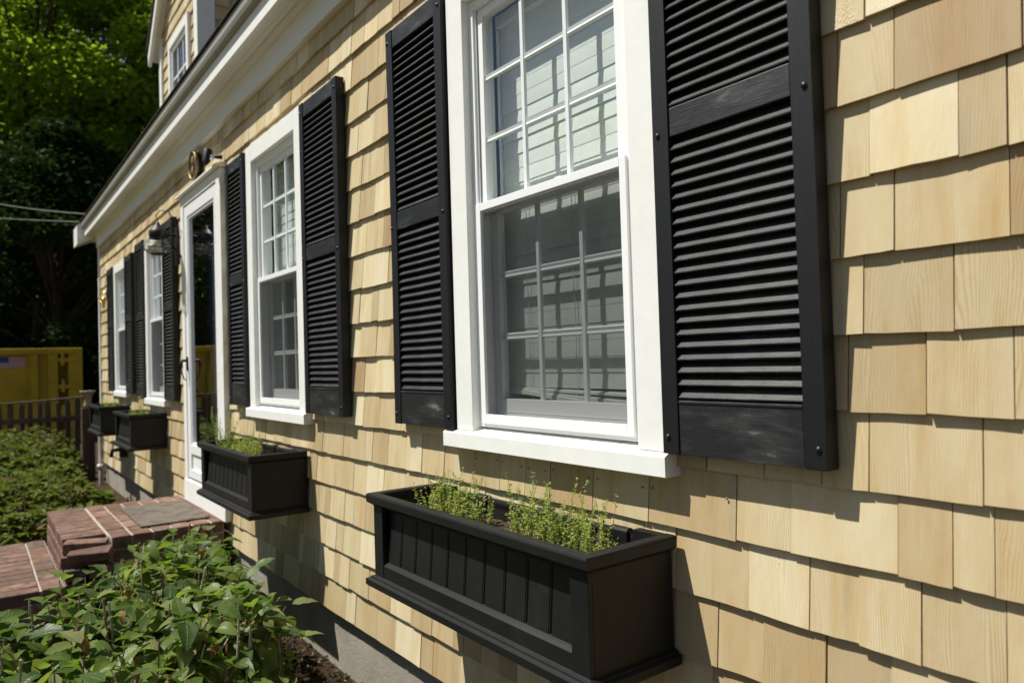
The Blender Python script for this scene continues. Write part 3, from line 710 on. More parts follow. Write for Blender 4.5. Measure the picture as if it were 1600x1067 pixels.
# ------------------------------------------------------------------ window boxes
def window_box(x0, x1, zt, label, depth=.25, n=10):
    t = thing('window_box', ((x0+x1)/2, -.005, zt-.25), label, 'window box', 'black window boxes under the windows')
    yb = -.006; yf = yb-depth
    def ring(mb, z0, z1, o0, rw, chamf=0.0):
        # rectangular rim of width rw, outer offset o0 beyond the body line
        ax0, ax1, ay0, ay1 = x0-o0, x1+o0, yf-o0, yb
        mb.box(ax0, ax1, ay0, ay0+rw, z0, z1); mb.box(ax0, ax0+rw, ay0+rw, ay1, z0, z1); mb.box(ax1-rw, ax1, ay0+rw, ay1, z0, z1)
    B = .016 # body inset from rim
    # rim with an ovolo underside
    rim = MB(); X0, X1, Y0 = x0, x1, yf
    def loft(sections, mb):
        vs = []; m_ = len(sections)
        for ins, z in sections: vs += [(X0+ins, yb, z), (X0+ins, Y0+ins, z), (X1-ins, Y0+ins, z), (X1-ins, yb, z)]
        fs = [(i*4+j, i*4+j+1, (i+1)*4+j+1, (i+1)*4+j) for i in range(m_-1) for j in range(3)]
        mb.add(vs, fs)
    loft([(B, zt-.036), (B-.002, zt-.033), (.006, zt-.028), (.001, zt-.024), (0, zt-.006), (.002, zt-.0015), (.006, zt), (.028, zt-.0005), (.031, zt-.004), (.033, zt-.04)], rim)
    rim.box(X0+.03, X0+.10, yb-.024, yb-.001, zt-.05, zt-.001); rim.box(X1-.10, X1-.03, yb-.024, yb-.001, zt-.05, zt-.001)
    rim.build('rim', 'resin', t)
    # body sides
    bd = MB(); zlo = zt-.232
    def prof_side(x): return
    bd.box(X0+B, X0+B+.016, Y0+B+.012, yb, zlo, zt-.034); bd.box(X1-B-.016, X1-B, Y0+B+.012, yb, zlo, zt-.034)
    bd.box(X0+B+.016, X1-B-.016, yb-.012, yb, zlo, zt-.07); bd.box(X0+B+.016, X1-B-.016, Y0+B+.03, yb-.012, zlo, zlo+.02)
    bd.build('body', 'resin', t)
    for a, b in ((X0+B, X0+B+.052), (X1-B-.052, X1-B)):
        s = MB(); s.box(a, b, Y0+B, Y0+B+.012, zlo, zt-.034); s.build('corner_stile', 'resin', t, .0015)
    # beadboard panel, coved towards the top, grooves between the beads
    pa, pb = X0+B+.052, X1-B-.052; pz0, pz1 = zlo+.042, zt-.034
    xs_ = []; nb = n
    for i in range(nb):
        a = pa+(pb-pa)*i/nb; b = pa+(pb-pa)*(i+1)/nb
        xs_ += [(a+.0035, 0.0), (b-.0075, 0.0), (b-.006, .0032), (b-.0045, 0.0), (b-.002, 0.0), (b-.0006, .0034), (b+.0012, .0034)] if i < nb-1 else [(a+.0035, 0.0), (b, 0.0)]
    pan = MB(); nz = 9; vs = []
    for j in range(nz+1):
        z = pz0+(pz1-pz0)*j/nz; q = j/nz; cv = .018+.010*math.sin(q*math.pi)*.5+.016*q*q
        vs += [(x, Y0+B+cv*.75+d, z) for x, d in [(pa, 0.0)]+xs_]
    nxx = len(xs_)+1
    pan.add(vs, [(j*nxx+i, j*nxx+i+1, (j+1)*nxx+i+1, (j+1)*nxx+i) for j in range(nz) for i in range(nxx-1)])
    pan.build('beaded_panel', 'resin', t)
    br_ = MB(); br_.prism([(Y0+B+.010, zlo), (Y0+B+.0018, zlo), (Y0+B+.0018, zlo+.034), (Y0+B+.008, zlo+.040), (Y0+B+.017, zlo+.045), (Y0+B+.03, zlo+.045), (Y0+B+.03, zlo)], pa, pb); br_.build('bottom_rail', 'resin', t)
    base = MB()
    loft([(B+.001, zlo+.001), (B-.004, zlo-.001), (.006, zlo-.003), (.006, zlo-.006), (-.004, zlo-.010), (-.004, zlo-.026), (.000, zlo-.030), (.010, zlo-.0315), (.03, zlo-.032)], base)
    base.add([(X0+.03, yb, zlo-.032), (X0+.03, Y0+.03, zlo-.032), (X1-.03, Y0+.03, zlo-.032), (X1-.03, yb, zlo-.032)], [(0, 1, 2, 3)])
    base.build('base_moulding', 'resin', t)
    # liner
    ln = MB(); lx0, lx1, ly0, ly1 = X0+.036, X1-.036, Y0+.036, yb-.020
    zl = zt-.012; zf = zt-.12
    vs = [(lx0, ly0, zt-.03), (lx1, ly0, zt-.03), (lx1, ly1, zl), (lx0, ly1, zl), (lx0+.02, ly0+.02, zf), (lx1-.02, ly0+.02, zf), (lx1-.02, ly1-.02, zf), (lx0+.02, ly1-.02, zf)]
    ln.add(vs, [(0, 4, 5, 1), (1, 5, 6, 2), (2, 6, 7, 3), (3, 7, 4, 0)])
    ln.prism([(ly1-.006, zl-.004), (ly1-.004, zl+.003), (ly1+.004, zl+.006), (ly1+.011, zl+.003), (ly1+.012, zl-.02), (ly1-.003, zl-.02)], lx0+.09, lx1-.09, 'x')
    ln.build('liner', 'resin', t)
    for q in (.26, .57, .88):
        x = lx0+(lx1-lx0)*q; cl = MB(); cl.prism([(ly1-.008, zl-.06), (ly1-.010, zl+.004), (ly1-.004, zl+.010), (ly1+.008, zl+.010), (ly1+.0135, zl+.003), (ly1+.0135, zl-.02), (ly1-.001, zl-.06)], x-.026, x+.026, 'x'); cl.build('hanger_clip', 'resin', t, .0015)
    so_ = MB(); r = random.Random(int(x0*100)); nxs, nys = 30, 7; vs = []
    for j in range(nys+1):
        for i in range(nxs+1): vs.append((lx0+.008+(lx1-lx0-.016)*i/nxs, ly0+.008+(ly1-ly0-.016)*j/nys, zt-.062+r.uniform(-.006, .006)))
    so_.add(vs, [(j*(nxs+1)+i, j*(nxs+1)+i+1, (j+1)*(nxs+1)+i+1, (j+1)*(nxs+1)+i) for j in range(nys) for i in range(nxs)], None, True); so_.build('soil', 'soil', t)
    return t, (lx0, lx1, ly0, ly1, zt-.062)

def herb(cx, cy, z, wx, wy, h, nst, label, seed, wide=.0):
    r = random.Random(seed); t = thing('herb_plant', (cx, cy, z), label, 'herb', 'scraggly herbs growing in the window boxes')
    st = MB(); lf = MB(); sd = MB()
    for i in range(nst):
        an = r.uniform(0, 6.283); q = math.sqrt(r.random()); bx_, by_ = cx+math.cos(an)*wx*q, cy+math.sin(an)*wy*q
        H = h*(r.uniform(.30, .70) if r.random() < .80 else r.uniform(.7, 1.05)); lx, ly = r.gauss(0, .16)+math.cos(an)*.15*q, r.gauss(0, .10)
        pts = []; x, y, zz = bx_, by_, z; n = max(4, int(H/.010))
        for k in range(n+1):
            pts.append((x, y, zz)); lx += r.uniform(-.09, .09); ly += r.uniform(-.09, .09); d = Vector((lx, ly, 1)).normalized()*(H/n); x += d.x; y = max(cy-wy-.03, min(cy+wy+.03, y+d.y)); zz += d.z
        dry = r.random() < .22; st.tube(pts, [.0011*(1-.6*k/n) for k in range(n+1)], 3, None, False)
        for k in range(1, n+1):
            if dry and r.random() < .55: continue
            for _ in range(4 if k/n > .3 else 2):
                if r.random() < .15: continue
                p = Vector(pts[k])+Vector((0, 0, r.uniform(-.006, .004))); a2 = r.uniform(0, 6.283); L = r.uniform(.006, .012)*(1.0 if k < n*.85 else .75)
                dirn = Vector((math.cos(a2), math.sin(a2), r.uniform(-.1, .9))).normalized(); sd_ = dirn.cross(Vector((0, 0, 1))).normalized()*L*.36
                nrm = sd_.cross(dirn).normalized()*L*.12
                q0, q1 = p, p+dirn*L; mid = p+dirn*L*.5
                rn = (min(1, max(0, r.gauss(.75 if dry else .38, .22))), 0, 0)
                lf.add([q0, mid+sd_+nrm, q1, mid-sd_+nrm], [(0, 1, 2), (0, 2, 3)], rn)
    for i in range(nst): # dry straw litter
        an = r.uniform(0, 6.283); p = Vector((cx+math.cos(an)*wx*1.15*r.random(), cy+math.sin(an)*wy*r.random(), z+r.uniform(.0, .03)))
        d = Vector((r.gauss(0, 1), r.gauss(0, .6), r.uniform(-.1, .6))).normalized()*r.uniform(.02, .05); s_ = Vector((d.y, -d.x, 0)).normalized()*.0012
        sd.add([p-s_, p+s_, p+d+s_*.4, p+d-s_*.4], [(0, 1, 2, 3)], (r.random(), 0, 0))
    st.build('stems', 'twig', t); tag(lf.build('foliage', 'leaf_thyme', t), kind='stuff'); tag(sd.build('dry_litter', 'straw', t), kind='stuff')
    t.children[0]['kind'] = 'stuff'
    return t

b1, s1 = window_box(-1.930, -1.000, -.140, 'black window box closest to the camera, beaded front, under the near window')
b2, s2 = window_box(-3.870, -3.030, -.135, 'black window box beside the brick stoop, right of the white door', n=10)
b3, s3 = window_box(-6.56, -5.83, -.088, 'black window box just left of the brick stoop, above the wall tap', n=8)
b4, s4 = window_box(-8.12, -7.35, -.082, 'farthest black window box, by the corner of the house', n=8)
def yc(s): return (s[2]+s[3])/2
herb(-1.66, yc(s1), s1[4], .165, .055, .140, 105, 'yellow green thyme clump in left half of the near window box', 11)
herb(-1.23, yc(s1), s1[4], .165, .060, .160, 130, 'taller yellow green thyme clump in right half of the near window box', 12)
herb(-3.55, yc(s2), s2[4], .24, .06, .13, 120, 'low bright herbs and straw filling the box beside the stoop', 13)
herb(-3.84+.06, yc(s2)-.02, s2[4], .035, .04, .24, 26, 'tall wispy herb sprig at the left end of the box beside the stoop', 14)
herb(-6.15, yc(s3), s3[4], .25, .06, .11, 60, 'short green herbs in the box left of the stoop', 15)
herb(-7.72, yc(s4), s4[4], .27, .06, .12, 60, 'short herbs in the farthest window box', 16)
# broad leaved seedling among the near thyme
sl3 = thing('seedling', (-1.60, yc(s1)+.01, s1[4]), 'pale broad-leaved seedling poking out of the left thyme clump', 'seedling')
lf = MB(); r = random.Random(9)
for i in range(9):
    a2 = r.uniform(0, 6.28); p = Vector((-1.60+r.uniform(-.03, .05), yc(s1)+r.uniform(-.02, .04), s1[4]+r.uniform(.07, .125))); L = r.uniform(.016, .026)
    d = Vector((math.cos(a2), math.sin(a2)*.8, r.uniform(-.1, .35))).normalized()*L; s_ = d.cross(Vector((0, 0, 1))).normalized()*L*.42
    lf.add([p, p+d*.3+s_*.8, p+d*.7+s_*.9, p+d, p+d*.7-s_*.9, p+d*.3-s_*.8], [(0, 1, 2, 3), (0, 3, 4, 5)], (r.uniform(.1, .5), 0, 0))
lf.build('leaf', 'leaf_shrub', sl3)
st = MB()
for i in range(4): st.tube([(-1.60+.004*i, yc(s1), s1[4]), (-1.60+.012*(i-1), yc(s1)+.01, s1[4]+.06), (-1.60+.03*(i-1.5), yc(s1)+.02, s1[4]+.10+.01*i)], .0011, 4)
st.build('stem', 'leaf_thyme', sl3)

# ------------------------------------------------------------------ wall fittings
# onion lantern beside the door
LX, LY, LZ = -5.235, -.155, 1.06
lan = thing('wall_lantern', (LX, 0, LZ-.1), 'black onion lantern with clear ribbed globe left of the white door', 'lantern')
p = MB(); p.prism([(LX-.045, LZ-.13), (LX+.045, LZ-.13), (LX+.05, LZ+.02), (LX+.03, LZ+.13), (LX-.03, LZ+.13), (LX-.05, LZ+.02)], -.045, -.028, 'y'); p.build('back_plate', 'black_iron', lan, .002)
p = MB(); p.tube([(LX, -.03, LZ+.06), (LX, -.07, LZ+.075), (LX, -.11, LZ+.065)], .009, 8); p.tube([(LX, -.03, LZ-.03), (LX, -.05, LZ-.02), (LX, LY+.075, LZ+.01)], .006, 6)
p.tube([(LX, LY, LZ+.16), (LX+.002, LY-.01, LZ+.19), (LX+.03, LY+.01, LZ+.225), (LX+.05, LY+.06, LZ+.215), (LX+.03, LY+.10, LZ+.16), (LX, LY+.12, LZ+.10)], .0035, 6); p.build('scroll_arm', 'black_iron', lan)
p = MB(); p.lathe([(.0, .155), (.012, .15), (.014, .135), (.03, .118), (.046, .098), (.055, .088), (.055, .052), (.050, .050), (.050, .045), (.058, .042), (.050, .036)], (LX, LY, LZ), 'z', 20); p.build('hood', 'black_iron', lan)
p = MB(); prof = [(.048, .036), (.075, .024), (.093, .002), (.096, -.012), (.088, -.034), (.066, -.050), (.045, -.056)]
p.lathe(prof, (LX, LY, LZ), 'z', 28); p.build('globe', 'lamp_glass', lan)
p = MB()
for j in range(8):
    a2 = j*math.pi/4; p.tube([(LX+math.cos(a2)*(q+.004), LY+math.sin(a2)*(q+.004), LZ+h) for q, h in [(.052, .040)]+prof[1:]+[(.03, -.066)]], .0018, 4)
for rr_, h in ((.0985, .002), (.094, -.028)): p.tube([(LX+math.cos(a2*math.pi/12)*rr_, LY+math.sin(a2*math.pi/12)*rr_, LZ+h) for a2 in range(25)], .0018, 4)
p.lathe([(.046, -.056), (.05, -.06), (.04, -.068), (.0, -.070)], (LX, LY, LZ), 'z', 16); p.build('cage', 'black_iron', lan)
p = MB(); p.lathe([(0, .05), (.012, .045), (.014, .0), (.010, -.03), (0, -.034)], (LX, LY, LZ), 'z', 10); p.build('bulb', 'lamp_glass', lan)

# round plaque over the door
PX, PZ = -4.755, 1.492
pq = thing('round_plaque', (PX, -.012, PZ), 'round black and gold plaque above the white door', 'plaque')
p = MB(); p.lathe([(0, -.040), (.080, -.040), (.084, -.036), (.084, -.004), (0, -.004)], (PX, 0, PZ), 'y', 32); p.build('disc', 'black_iron', pq)
p = MB(); p.lathe([(.078, -.041), (.080, -.048), (.087, -.050), (.092, -.044), (.092, -.030), (.086, -.028)], (PX, 0, PZ), 'y', 32); p.build('rim', 'gold_paint', pq)
p = MB(); p.lathe([(0, -.046), (.018, -.045), (.026, -.042), (.030, -.0398)], (PX-.012, 0, PZ+.034), 'y', 14); p.build('emblem', 'gold_paint', pq)
for dx, dz, aa in ((.020, -.035, .35), (-.004, -.045, .1), (-.03, -.035, -.3)):
    p = MB(); p.tube([(PX+dx-math.sin(aa)*.03, -.043, PZ+dz+.028), (PX+dx, -.046, PZ+dz), (PX+dx+math.sin(aa)*.026, -.043, PZ+dz-.024)], [.003, .008, .005], 6); p.build('emblem_bar', 'gold_paint', pq)
# little black flood light at the door head
sx_, sz_ = -4.235, 1.405
fl = thing('flood_light', (sx_, -.03, sz_), 'small black flood light at top right corner of the door', 'light')
p = MB(); p.tube([(sx_+.03, -.012, sz_+.012), (sx_+.012, -.06, sz_+.010), (sx_-.01, -.085, sz_+.004)], [.014, .010, .010], 8); p.build('arm', 'black_iron', fl)
p = MB(); p.tube([(sx_-.03, -.075, sz_+.050), (sx_-.005, -.09, sz_-.01), (sx_+.004, -.095, sz_-.03)], [.026, .024, .014], 12); p.build('lamp_head', 'black_iron', fl)
p = MB(); p.box(sx_-.01, sx_+.05, -.075, -.057, zt+.0345, zt+.044); p.build('bracket', 'white_vinyl', fl, .002)
# brass scroll hook near the corner
bx0, bzz = -8.62, 1.0
bh = thing('brass_hook', (bx0, -.01, bzz), 'small brass scroll ornament on the shingles beside the far corner', 'ornament')
p = MB(); p.lathe([(0, -.014), (.03, -.013), (.038, -.002)], (bx0, -.002, bzz+.045), 'y', 14); p.build('rosette', 'brass', bh)
p = MB(); p.tube([(bx0, -.014, bzz+.06), (bx0-.015, -.06, bzz+.05), (bx0-.04, -.07, bzz), (bx0-.015, -.06, bzz-.05), (bx0+.02, -.035, bzz-.04), (bx0+.01, -.03, bzz-.01)], .008, 8)
p.lathe([(0, .035), (.018, .03), (.024, .01), (.020, -.02), (.012, -.045), (.012, -.075), (0, -.08)], (bx0, -.035, bzz-.03), 'z', 12); p.build('scroll', 'brass', bh)
# wall tap under the far box
tx, tz = -7.62, -.52
tp = thing('wall_tap', (tx, -.01, tz), 'dark hose tap with pale handle on the shingles under the far window boxes', 'tap')
p = MB(); p.box(tx-.05, tx+.05, -.055, -.004, tz-.05, tz+.05); p.build('cover', 'black_iron', tp, .006)
p = MB(); p.tube([(tx-.02, -.05, tz+.02), (tx-.05, -.11, tz+.01), (tx-.05, -.12, tz-.05)], .018, 8); p.build('spout', 'black_iron', tp)
p = MB(); p.lathe([(0, .02), (.02, .018), (.032, .006), (.032, -.004), (0, -.008)], (tx-.04, -.10, tz+.085), 'z', 10); p.tube([(tx-.045, -.11, tz+.02), (tx-.04, -.10, tz+.085)], .008, 6); p.build('handle', 'white_vinyl', tp)
# conduit at corner
cd = thing('downpipe', (XL+.07, -.02, G), 'thin pale pipe running down the far corner of the house', 'pipe')
p = MB(); p.tube([(XL+.08, -.025, -.35), (XL+.08, -.025, -.70), (XL+.12, -.03, -.76), (XL+.12, -.03, G)], .022, 8); p.build('pipe', 'pipe_grey', cd)
p = MB(); p.lathe([(.024, -.02), (.034, -.02), (.034, .02), (.024, .02)], (XL+.12, -.03, -.80), 'z', 10); p.build('collar', 'white_vinyl', cd)

# ------------------------------------------------------------------ brick stoop and step
stoop = thing('brick_stoop', (-4.77, -.40, G), 'red brick door stoop with one broken corner', 'stoop')
SX0, SX1, SY0, SY1, SZt = -5.31, -4.235, -.795, -.034, -.62
brick_cache = {}
def brick(par, c, dims, rot=(0, 0, 0), r=R):
    key = tuple(round(d, 3) for d in dims)+(r.randrange(4),)
    if key not in brick_cache:
        rb = random.Random(hash(key) % 1000); mb = MB(); a, b, c_ = [d/2 for d in dims]; ch = .003
        vs = []
        for sx2 in (-1, 1):
            for sy2 in (-1, 1):
                for sz2 in (-1, 1): vs.append((sx2*a+rb.uniform(-ch, ch)*.5, sy2*b+rb.uniform(-ch, ch)*.5, sz2*c_+rb.uniform(-ch, ch)*.3))
        mb.add(vs, [(0, 1, 3, 2), (4, 6, 7, 5), (0, 4, 5, 1), (2, 3, 7, 6), (0, 2, 6, 4), (1, 5, 7, 3)])
        me = mb.mesh('brick', 'brick'); bm = bmesh.new(); bm.from_mesh(me); bmesh.ops.bevel(bm, geom=list(bm.edges), offset=.003, segments=1, affect='EDGES'); bm.to_mesh(me); bm.free()
        brick_cache[key] = me
    mw = Matrix.Translation(c) @ Matrix.Rotation(rot[2]+r.uniform(-.008, .008), 4, 'Z') @ Matrix.Rotation(rot[1]+r.uniform(-.006, .006), 4, 'Y') @ Matrix.Rotation(rot[0]+r.uniform(-.006, .006), 4, 'X')
    mw.translation.z += r.uniform(-.0012, .0012)
    return inst(brick_cache[key], 'brick', par, mw, par['_o'])
core = MB(); core.prism([(SX0+.012, SY1), (SX1-.012, SY1), (SX1-.012, -.585), (SX1-.16, -.60), (SX1-.16, SY0+.012), (SX0+.012, SY0+.012)], G, SZt-.006, 'z'); core.build('mortar_core', 'mortar', stoop)
J = .010
# front band: bricks on edge, long side across the tread
n = int((SX1-SX0)/.067); pw = (SX1-SX0)/n
for i in range(n):
    cx = SX0+pw*(i+.5)
    if cx > SX1-.14: continue
    brick(stoop, (cx, SY0+.098, SZt-.030), (pw-.007, .192, .06))
# field
yy = SY0+.205; row = 0
while yy < SY1-.03:
    ly = min(.098, SY1-yy)
    nbx = 5; off_ = 0 if row % 2 == 0 else .0
    for i in range(nbx):
        w_ = (SX1-SX0)/nbx; brick(stoop, (SX0+w_*(i+.5), yy+ly/2, SZt-.030+R.uniform(-.002, .002)), (w_-.010, ly-.010, .06))
    yy += .0985; row += 1
# risers: front and both ends, running bond
for k in range(4):
    zc_ = SZt-.060-.005-.066*(k+.5)-.002
    x = SX0+(.0 if k % 2 else -.1)
    while x < SX1-.01:
        a_, b_ = max(x, SX0), min(x+.2, SX1-(.14 if k < 1 else 0))
        if b_-a_ > .03: brick(stoop, ((a_+b_)/2, SY0+.045, zc_), (b_-a_-.01, .09, .056))
        x += .2
    for xe in (SX0+.045, SX1-.045):
        y = SY0+.1+(.0 if k % 2 else -.1)
        while y < SY1-.02:
            a_, b_ = max(y, SY0+(.1 if xe < -5 or k > 0 else .21)), min(y+.2, SY1)
            if b_-a_ > .03: brick(stoop, (xe, (a_+b_)/2, zc_), (.09, b_-a_-.01, .056))
            y += .2
# the loose corner bricks, tipped
brick(stoop, (SX1-.075, SY0+.10, SZt-.040), (.064, .20, .06), (rad(-2), rad(9), rad(-24)))
brick(stoop, (SX1-.020, SY0+.115, SZt-.070), (.064, .20, .05), (rad(3), rad(24), rad(-30)))
brick(stoop, (SX1-.105, SY0+.085, SZt-.105), (.10, .19, .06), (0, rad(3), rad(-6)))
step = thing('brick_step', (-4.8, -1.35, G), 'lower brick step in front of the door stoop', 'step')
TZ = -.815; TY1 = SY0-.004; TY0 = -1.95; TX0, TX1 = -5.47, -4.20
core = MB(); core.box(TX0+.012, TX1-.012, TY0+.012, TY1, G, TZ-.007); core.build('mortar_core', 'mortar', step)
yy = TY1
row = 0
while yy > TY0+.05:
    L = .2; nbx = int((TX1-TX0)/.0985); w_ = (TX1-TX0)/nbx
    if row in (0,):
        for i in range(6): w2 = (TX1-TX0)/6; brick(step, (TX0+w2*(i+.5), yy-.05, TZ-.03), (w2-.01, .09, .06))
        yy -= .1
    else:
        for i in range(nbx): brick(step, (TX0+w_*(i+.5), yy-.1, TZ-.03), (w_-.009, .19, .06))
        yy -= .2
    row += 1
y = TY1
while y > TY0+.05:
    for k in range(2): brick(step, (TX1-.045, y-.1, TZ-.066-.066*(k+.5)), (.09, .19, .056))
    y -= .2
mat = thing('doormat', (-4.70, -.26, SZt), 'worn grey and rust coloured doormat on the brick stoop', 'doormat')
mm = MB(); nX, nY = 16, 10; vs = []
for j in range(nY+1):
    for i in range(nX+1): vs.append((-5.05+.69*i/nX, -.432+.355*j/nY, SZt+.010+noise.noise(Vector((i*.5, j*.5, 1)))*.003))
k0 = len(vs); vs += [(x, y, SZt+.001) for x, y, z in vs]
fs = [(j*(nX+1)+i, j*(nX+1)+i+1, (j+1)*(nX+1)+i+1, (j+1)*(nX+1)+i) for j in range(nY) for i in range(nX)]
edge = [i for i in range(nX+1)]+[(j)*(nX+1)+nX for j in range(1, nY+1)]+[nY*(nX+1)+i for i in range(nX-1, -1, -1)]+[j*(nX+1) for j in range(nY-1, 0, -1)]
fs += [(edge[i], k0+edge[i], k0+edge[(i+1) % len(edge)], edge[(i+1) % len(edge)]) for i in range(len(edge))]
mm.add(vs, fs); mm.build('mat_pile', 'doormat', mat)

# ------------------------------------------------------------------ near shrub (broad toothed leaves, cut canes)
def leaf_mesh(name, mat, r, L=1.0, wid=.52, curl=.25, fold=.25, nl=8, nw=4, crumple=0):
    vs = []; uv = []
    for i in range(nl+1):
        t = i/nl; w = wid*(math.sin(min(1, t*1.02)**.72*math.pi)**.85)*.5 if 0 < t < 1 else 0
        w *= 1+.05*(-1)**i; zc_ = -curl*t*t*L+ .03*math.sin(t*9)*crumple
        for j in range(nw+1):
            s_ = (j/nw-.5)*2; x = s_*w*L
            z = zc_+abs(s_)*w*fold*L+(math.sin(i*1.7+j*2.3)*.05*crumple)+.018*math.sin(i*2.2)*abs(s_)
            vs.append((x, t*L*(1-.25*crumple*t), z)); uv.append((j/nw, t))
    me = MB(); me.add(vs, [(i*(nw+1)+j, i*(nw+1)+j+1, (i+1)*(nw+1)+j+1, (i+1)*(nw+1)+j) for i in range(nl) for j in range(nw)], None, True); me.uv = uv
    return me
r = random.Random(21)
variants = [leaf_mesh('leaf', 'leaf_green', r, 1, .5+.05*i, .12+.14*i, .10+.13*i) for i in range(5)]
v_mesh = [v.mesh('leaf', 'leaf_green') for v in variants]
dryv = [leaf_mesh('dry_leaf', 'leaf_dry', r, 1, .55, .6+.3*i, .8, crumple=1.5).mesh('dry_leaf', 'leaf_dry') for i in range(3)]
lowv = [leaf_mesh('leaf', 'leaf_green', r, 1, .5+.06*i, .2+.15*i, .15+.12*i, 5, 2) for i in range(3)]
shrub = thing('broadleaf_shrub', (-2.75, -.80, G), 'large broad leaved shrub with cut bare canes in the lower left foreground', 'shrub')
SO = shrub['_o']
def top(x, y):
    # canopy height above ground: footprint cut slantwise at the far side, ragged elsewhere
    a = x-(-4.02+(-.30-y)*1.05)+.10*noise.noise(Vector((y*4, 1, 2))); b = -1.62-x; c = -.17-y-max(0, x+2.62)*.72+.05*noise.noise(Vector((x*4, 3, 2))); d = y+1.60
    if min(a, b, c, d) <= 0: return 0
    k = min(1, a/.30)*min(1, b/.5)*min(1, c/.16)*min(1, d/.3)
    return .49*k**.38*(1+.14*noise.noise(Vector((x*3.2, y*3.2, 2))))
stems = []
for i in range(560):
    x, y = r.uniform(-4.0, -1.65), r.uniform(-1.55, -.18); h = top(x, y)
    if h < .08: continue
    bx_, by_ = -2.85+(x+2.85)*.8, -.86+(y+.86)*.75
    h *= r.uniform(.72, 1.06)
    pts = []; jx, jy = r.gauss(0, .02), r.gauss(0, .02)
    for k in range(6):
        t = k/5; pts.append((bx_+(x-bx_)*t**1.3+jx*math.sin(t*3), by_+(y-by_)*t**1.3+jy*math.sin(t*3), G+h*t))
    stems.append((pts, h))
leaves = []
for pts, h in stems:
    nn = int(h/.06)
    for k in range(1, nn+1):
        t = .22+.78*k/nn; q = t*5; i0 = min(4, int(q)); a_ = Vector(pts[i0]).lerp(Vector(pts[i0+1]), q-i0)
        base = r.uniform(0, 6.28)
        for s_ in (0, math.pi):
            if r.random() < .12: continue
            az = base+s_+r.uniform(-.3, .3); tilt = r.uniform(-.35, .85) if t > .8 else r.uniform(-.7, .25)
            L = r.triangular(.055, .132, .092)*(1.0 if t < .9 else .72)
            if r.random() < .05 : L *= 1.2
            leaves.append((a_+Vector((math.cos(az), math.sin(az), .2))*r.uniform(.01, .03), az, tilt, r.uniform(-.5, .5), L))
def lmat(p, az, tilt, roll, L):
    return Matrix.Translation(p) @ Matrix.Rotation(az-math.pi/2, 4, 'Z') @ Matrix.Rotation(tilt, 4, 'X') @ Matrix.Rotation(roll, 4, 'Y') @ Matrix.Diagonal((L, L, L, 1))
def lscore(l):
    z = in_view(l[0], .03)
    if z is None: return -1
    x, y, zz = l[0]; hh = top(x, y)
    vis = (zz-G)/max(.1, hh)
    return (l[4]/z)*(0.25+vis**2)
leaves.sort(key=lscore, reverse=True)
mass = MB(); mass.uv = []; nleaf = 0
for i, l in enumerate(leaves):
    mw = lmat(*l)
    if i < 285: inst(v_mesh[r.randrange(5)], 'leaf', shrub, mw, SO)
    else:
        v = lowv[r.randrange(3)]; mass.add([mw @ Vector(p) for p in v.v], v.f, (r.random(), 0, 0), True); mass.uv += v.uv; nleaf += 1
tag(mass.build('leaf_mass', 'leaf_green_mass', shrub), kind='stuff')
st = MB()
for pts, h in stems: st.tube(pts, [.0035*(1-.1*k) for k in range(6)], 4, None, False)
tag(st.build('leafy_stems', 'twig', shrub), kind='stuff')
# bare cut canes sticking up
cn = 0
while cn < 80:
    x, y = r.uniform(-3.6, -1.75), r.uniform(-1.35, -.33); h = top(x, y)
    if h < .15: continue
    h = h*r.uniform(.72, 1.02)+.02; lean = (r.gauss(0, .10), r.gauss(0, .10)); rad_ = r.uniform(.0026, .0048)
    pts = [(x+lean[0]*t*h+.004*math.sin(t*11+cn), y+lean[1]*t*h+.004*math.cos(t*9+cn), G+h*t) for t in (0, .25, .5, .7, .85, 1)]
    p = MB(); p.tube(pts, [rad_*1.2, rad_*1.1, rad_*1.25, rad_, rad_*1.2, rad_*.95], 6)
    if r.random() < .55:
        q = Vector(pts[r.choice((3, 4, 5))]); a2 = r.uniform(0, 6.28)
        for s_ in (0, 2.6): p.tube([q, q+Vector((math.cos(a2+s_), math.sin(a2+s_), .9))*.012, q+Vector((math.cos(a2+s_), math.sin(a2+s_), 1.3))*r.uniform(.018, .04)], [rad_*.8, rad_*.6, rad_*.5], 5)
    p.build('cane', 'twig' if r.random() < .7 else 'twig_pale', shrub, org=(x, y, G)); cn += 1
for i in range(60):
    p, az, tilt, roll, L = leaves[r.randrange(500)]
    p = p+Vector((r.uniform(-.02, .02), r.uniform(-.02, .02), .01)); inst(dryv[r.randrange(3)], 'dry_leaf', shrub, lmat(p, az, -r.uniform(.3, 1.3), roll, L*r.uniform(.5, .8)), SO)

# ------------------------------------------------------------------ ground litter beside the foundation
lt = MB(); r = random.Random(4)
for i in range(1500):
    x, y = r.uniform(-4.0, -1.4), r.uniform(-.62, .03); L = r.uniform(.004, .022)*(1 if r.random() < .93 else 2.2); a2 = r.uniform(0, 6.28); w_ = L*r.uniform(.15, .6)
    d = Vector((math.cos(a2), math.sin(a2), 0)); s_ = Vector((-d.y, d.x, 0))*w_*.5; p = Vector((x, y, G+.004+noise.noise(Vector((x*.9, y*.9, 0)))*.02+.012)); up2 = Vector((0, 0, r.uniform(.002, .008)))
    lt.add([p, p+s_+up2, p+d*L+up2*.3, p-s_+up2*.6, p+d*L*.5-Vector((0, 0, .01))], [(0, 1, 2), (0, 2, 3), (0, 4, 1), (1, 4, 2), (2, 4, 3), (3, 4, 0)], (r.random(), 0, 0))
tag(lt.build('bark_litter', 'straw'), 'pale bark chips and dry scraps scattered on the dirt along the foundation', 'litter', kind='stuff')
cl = MB()
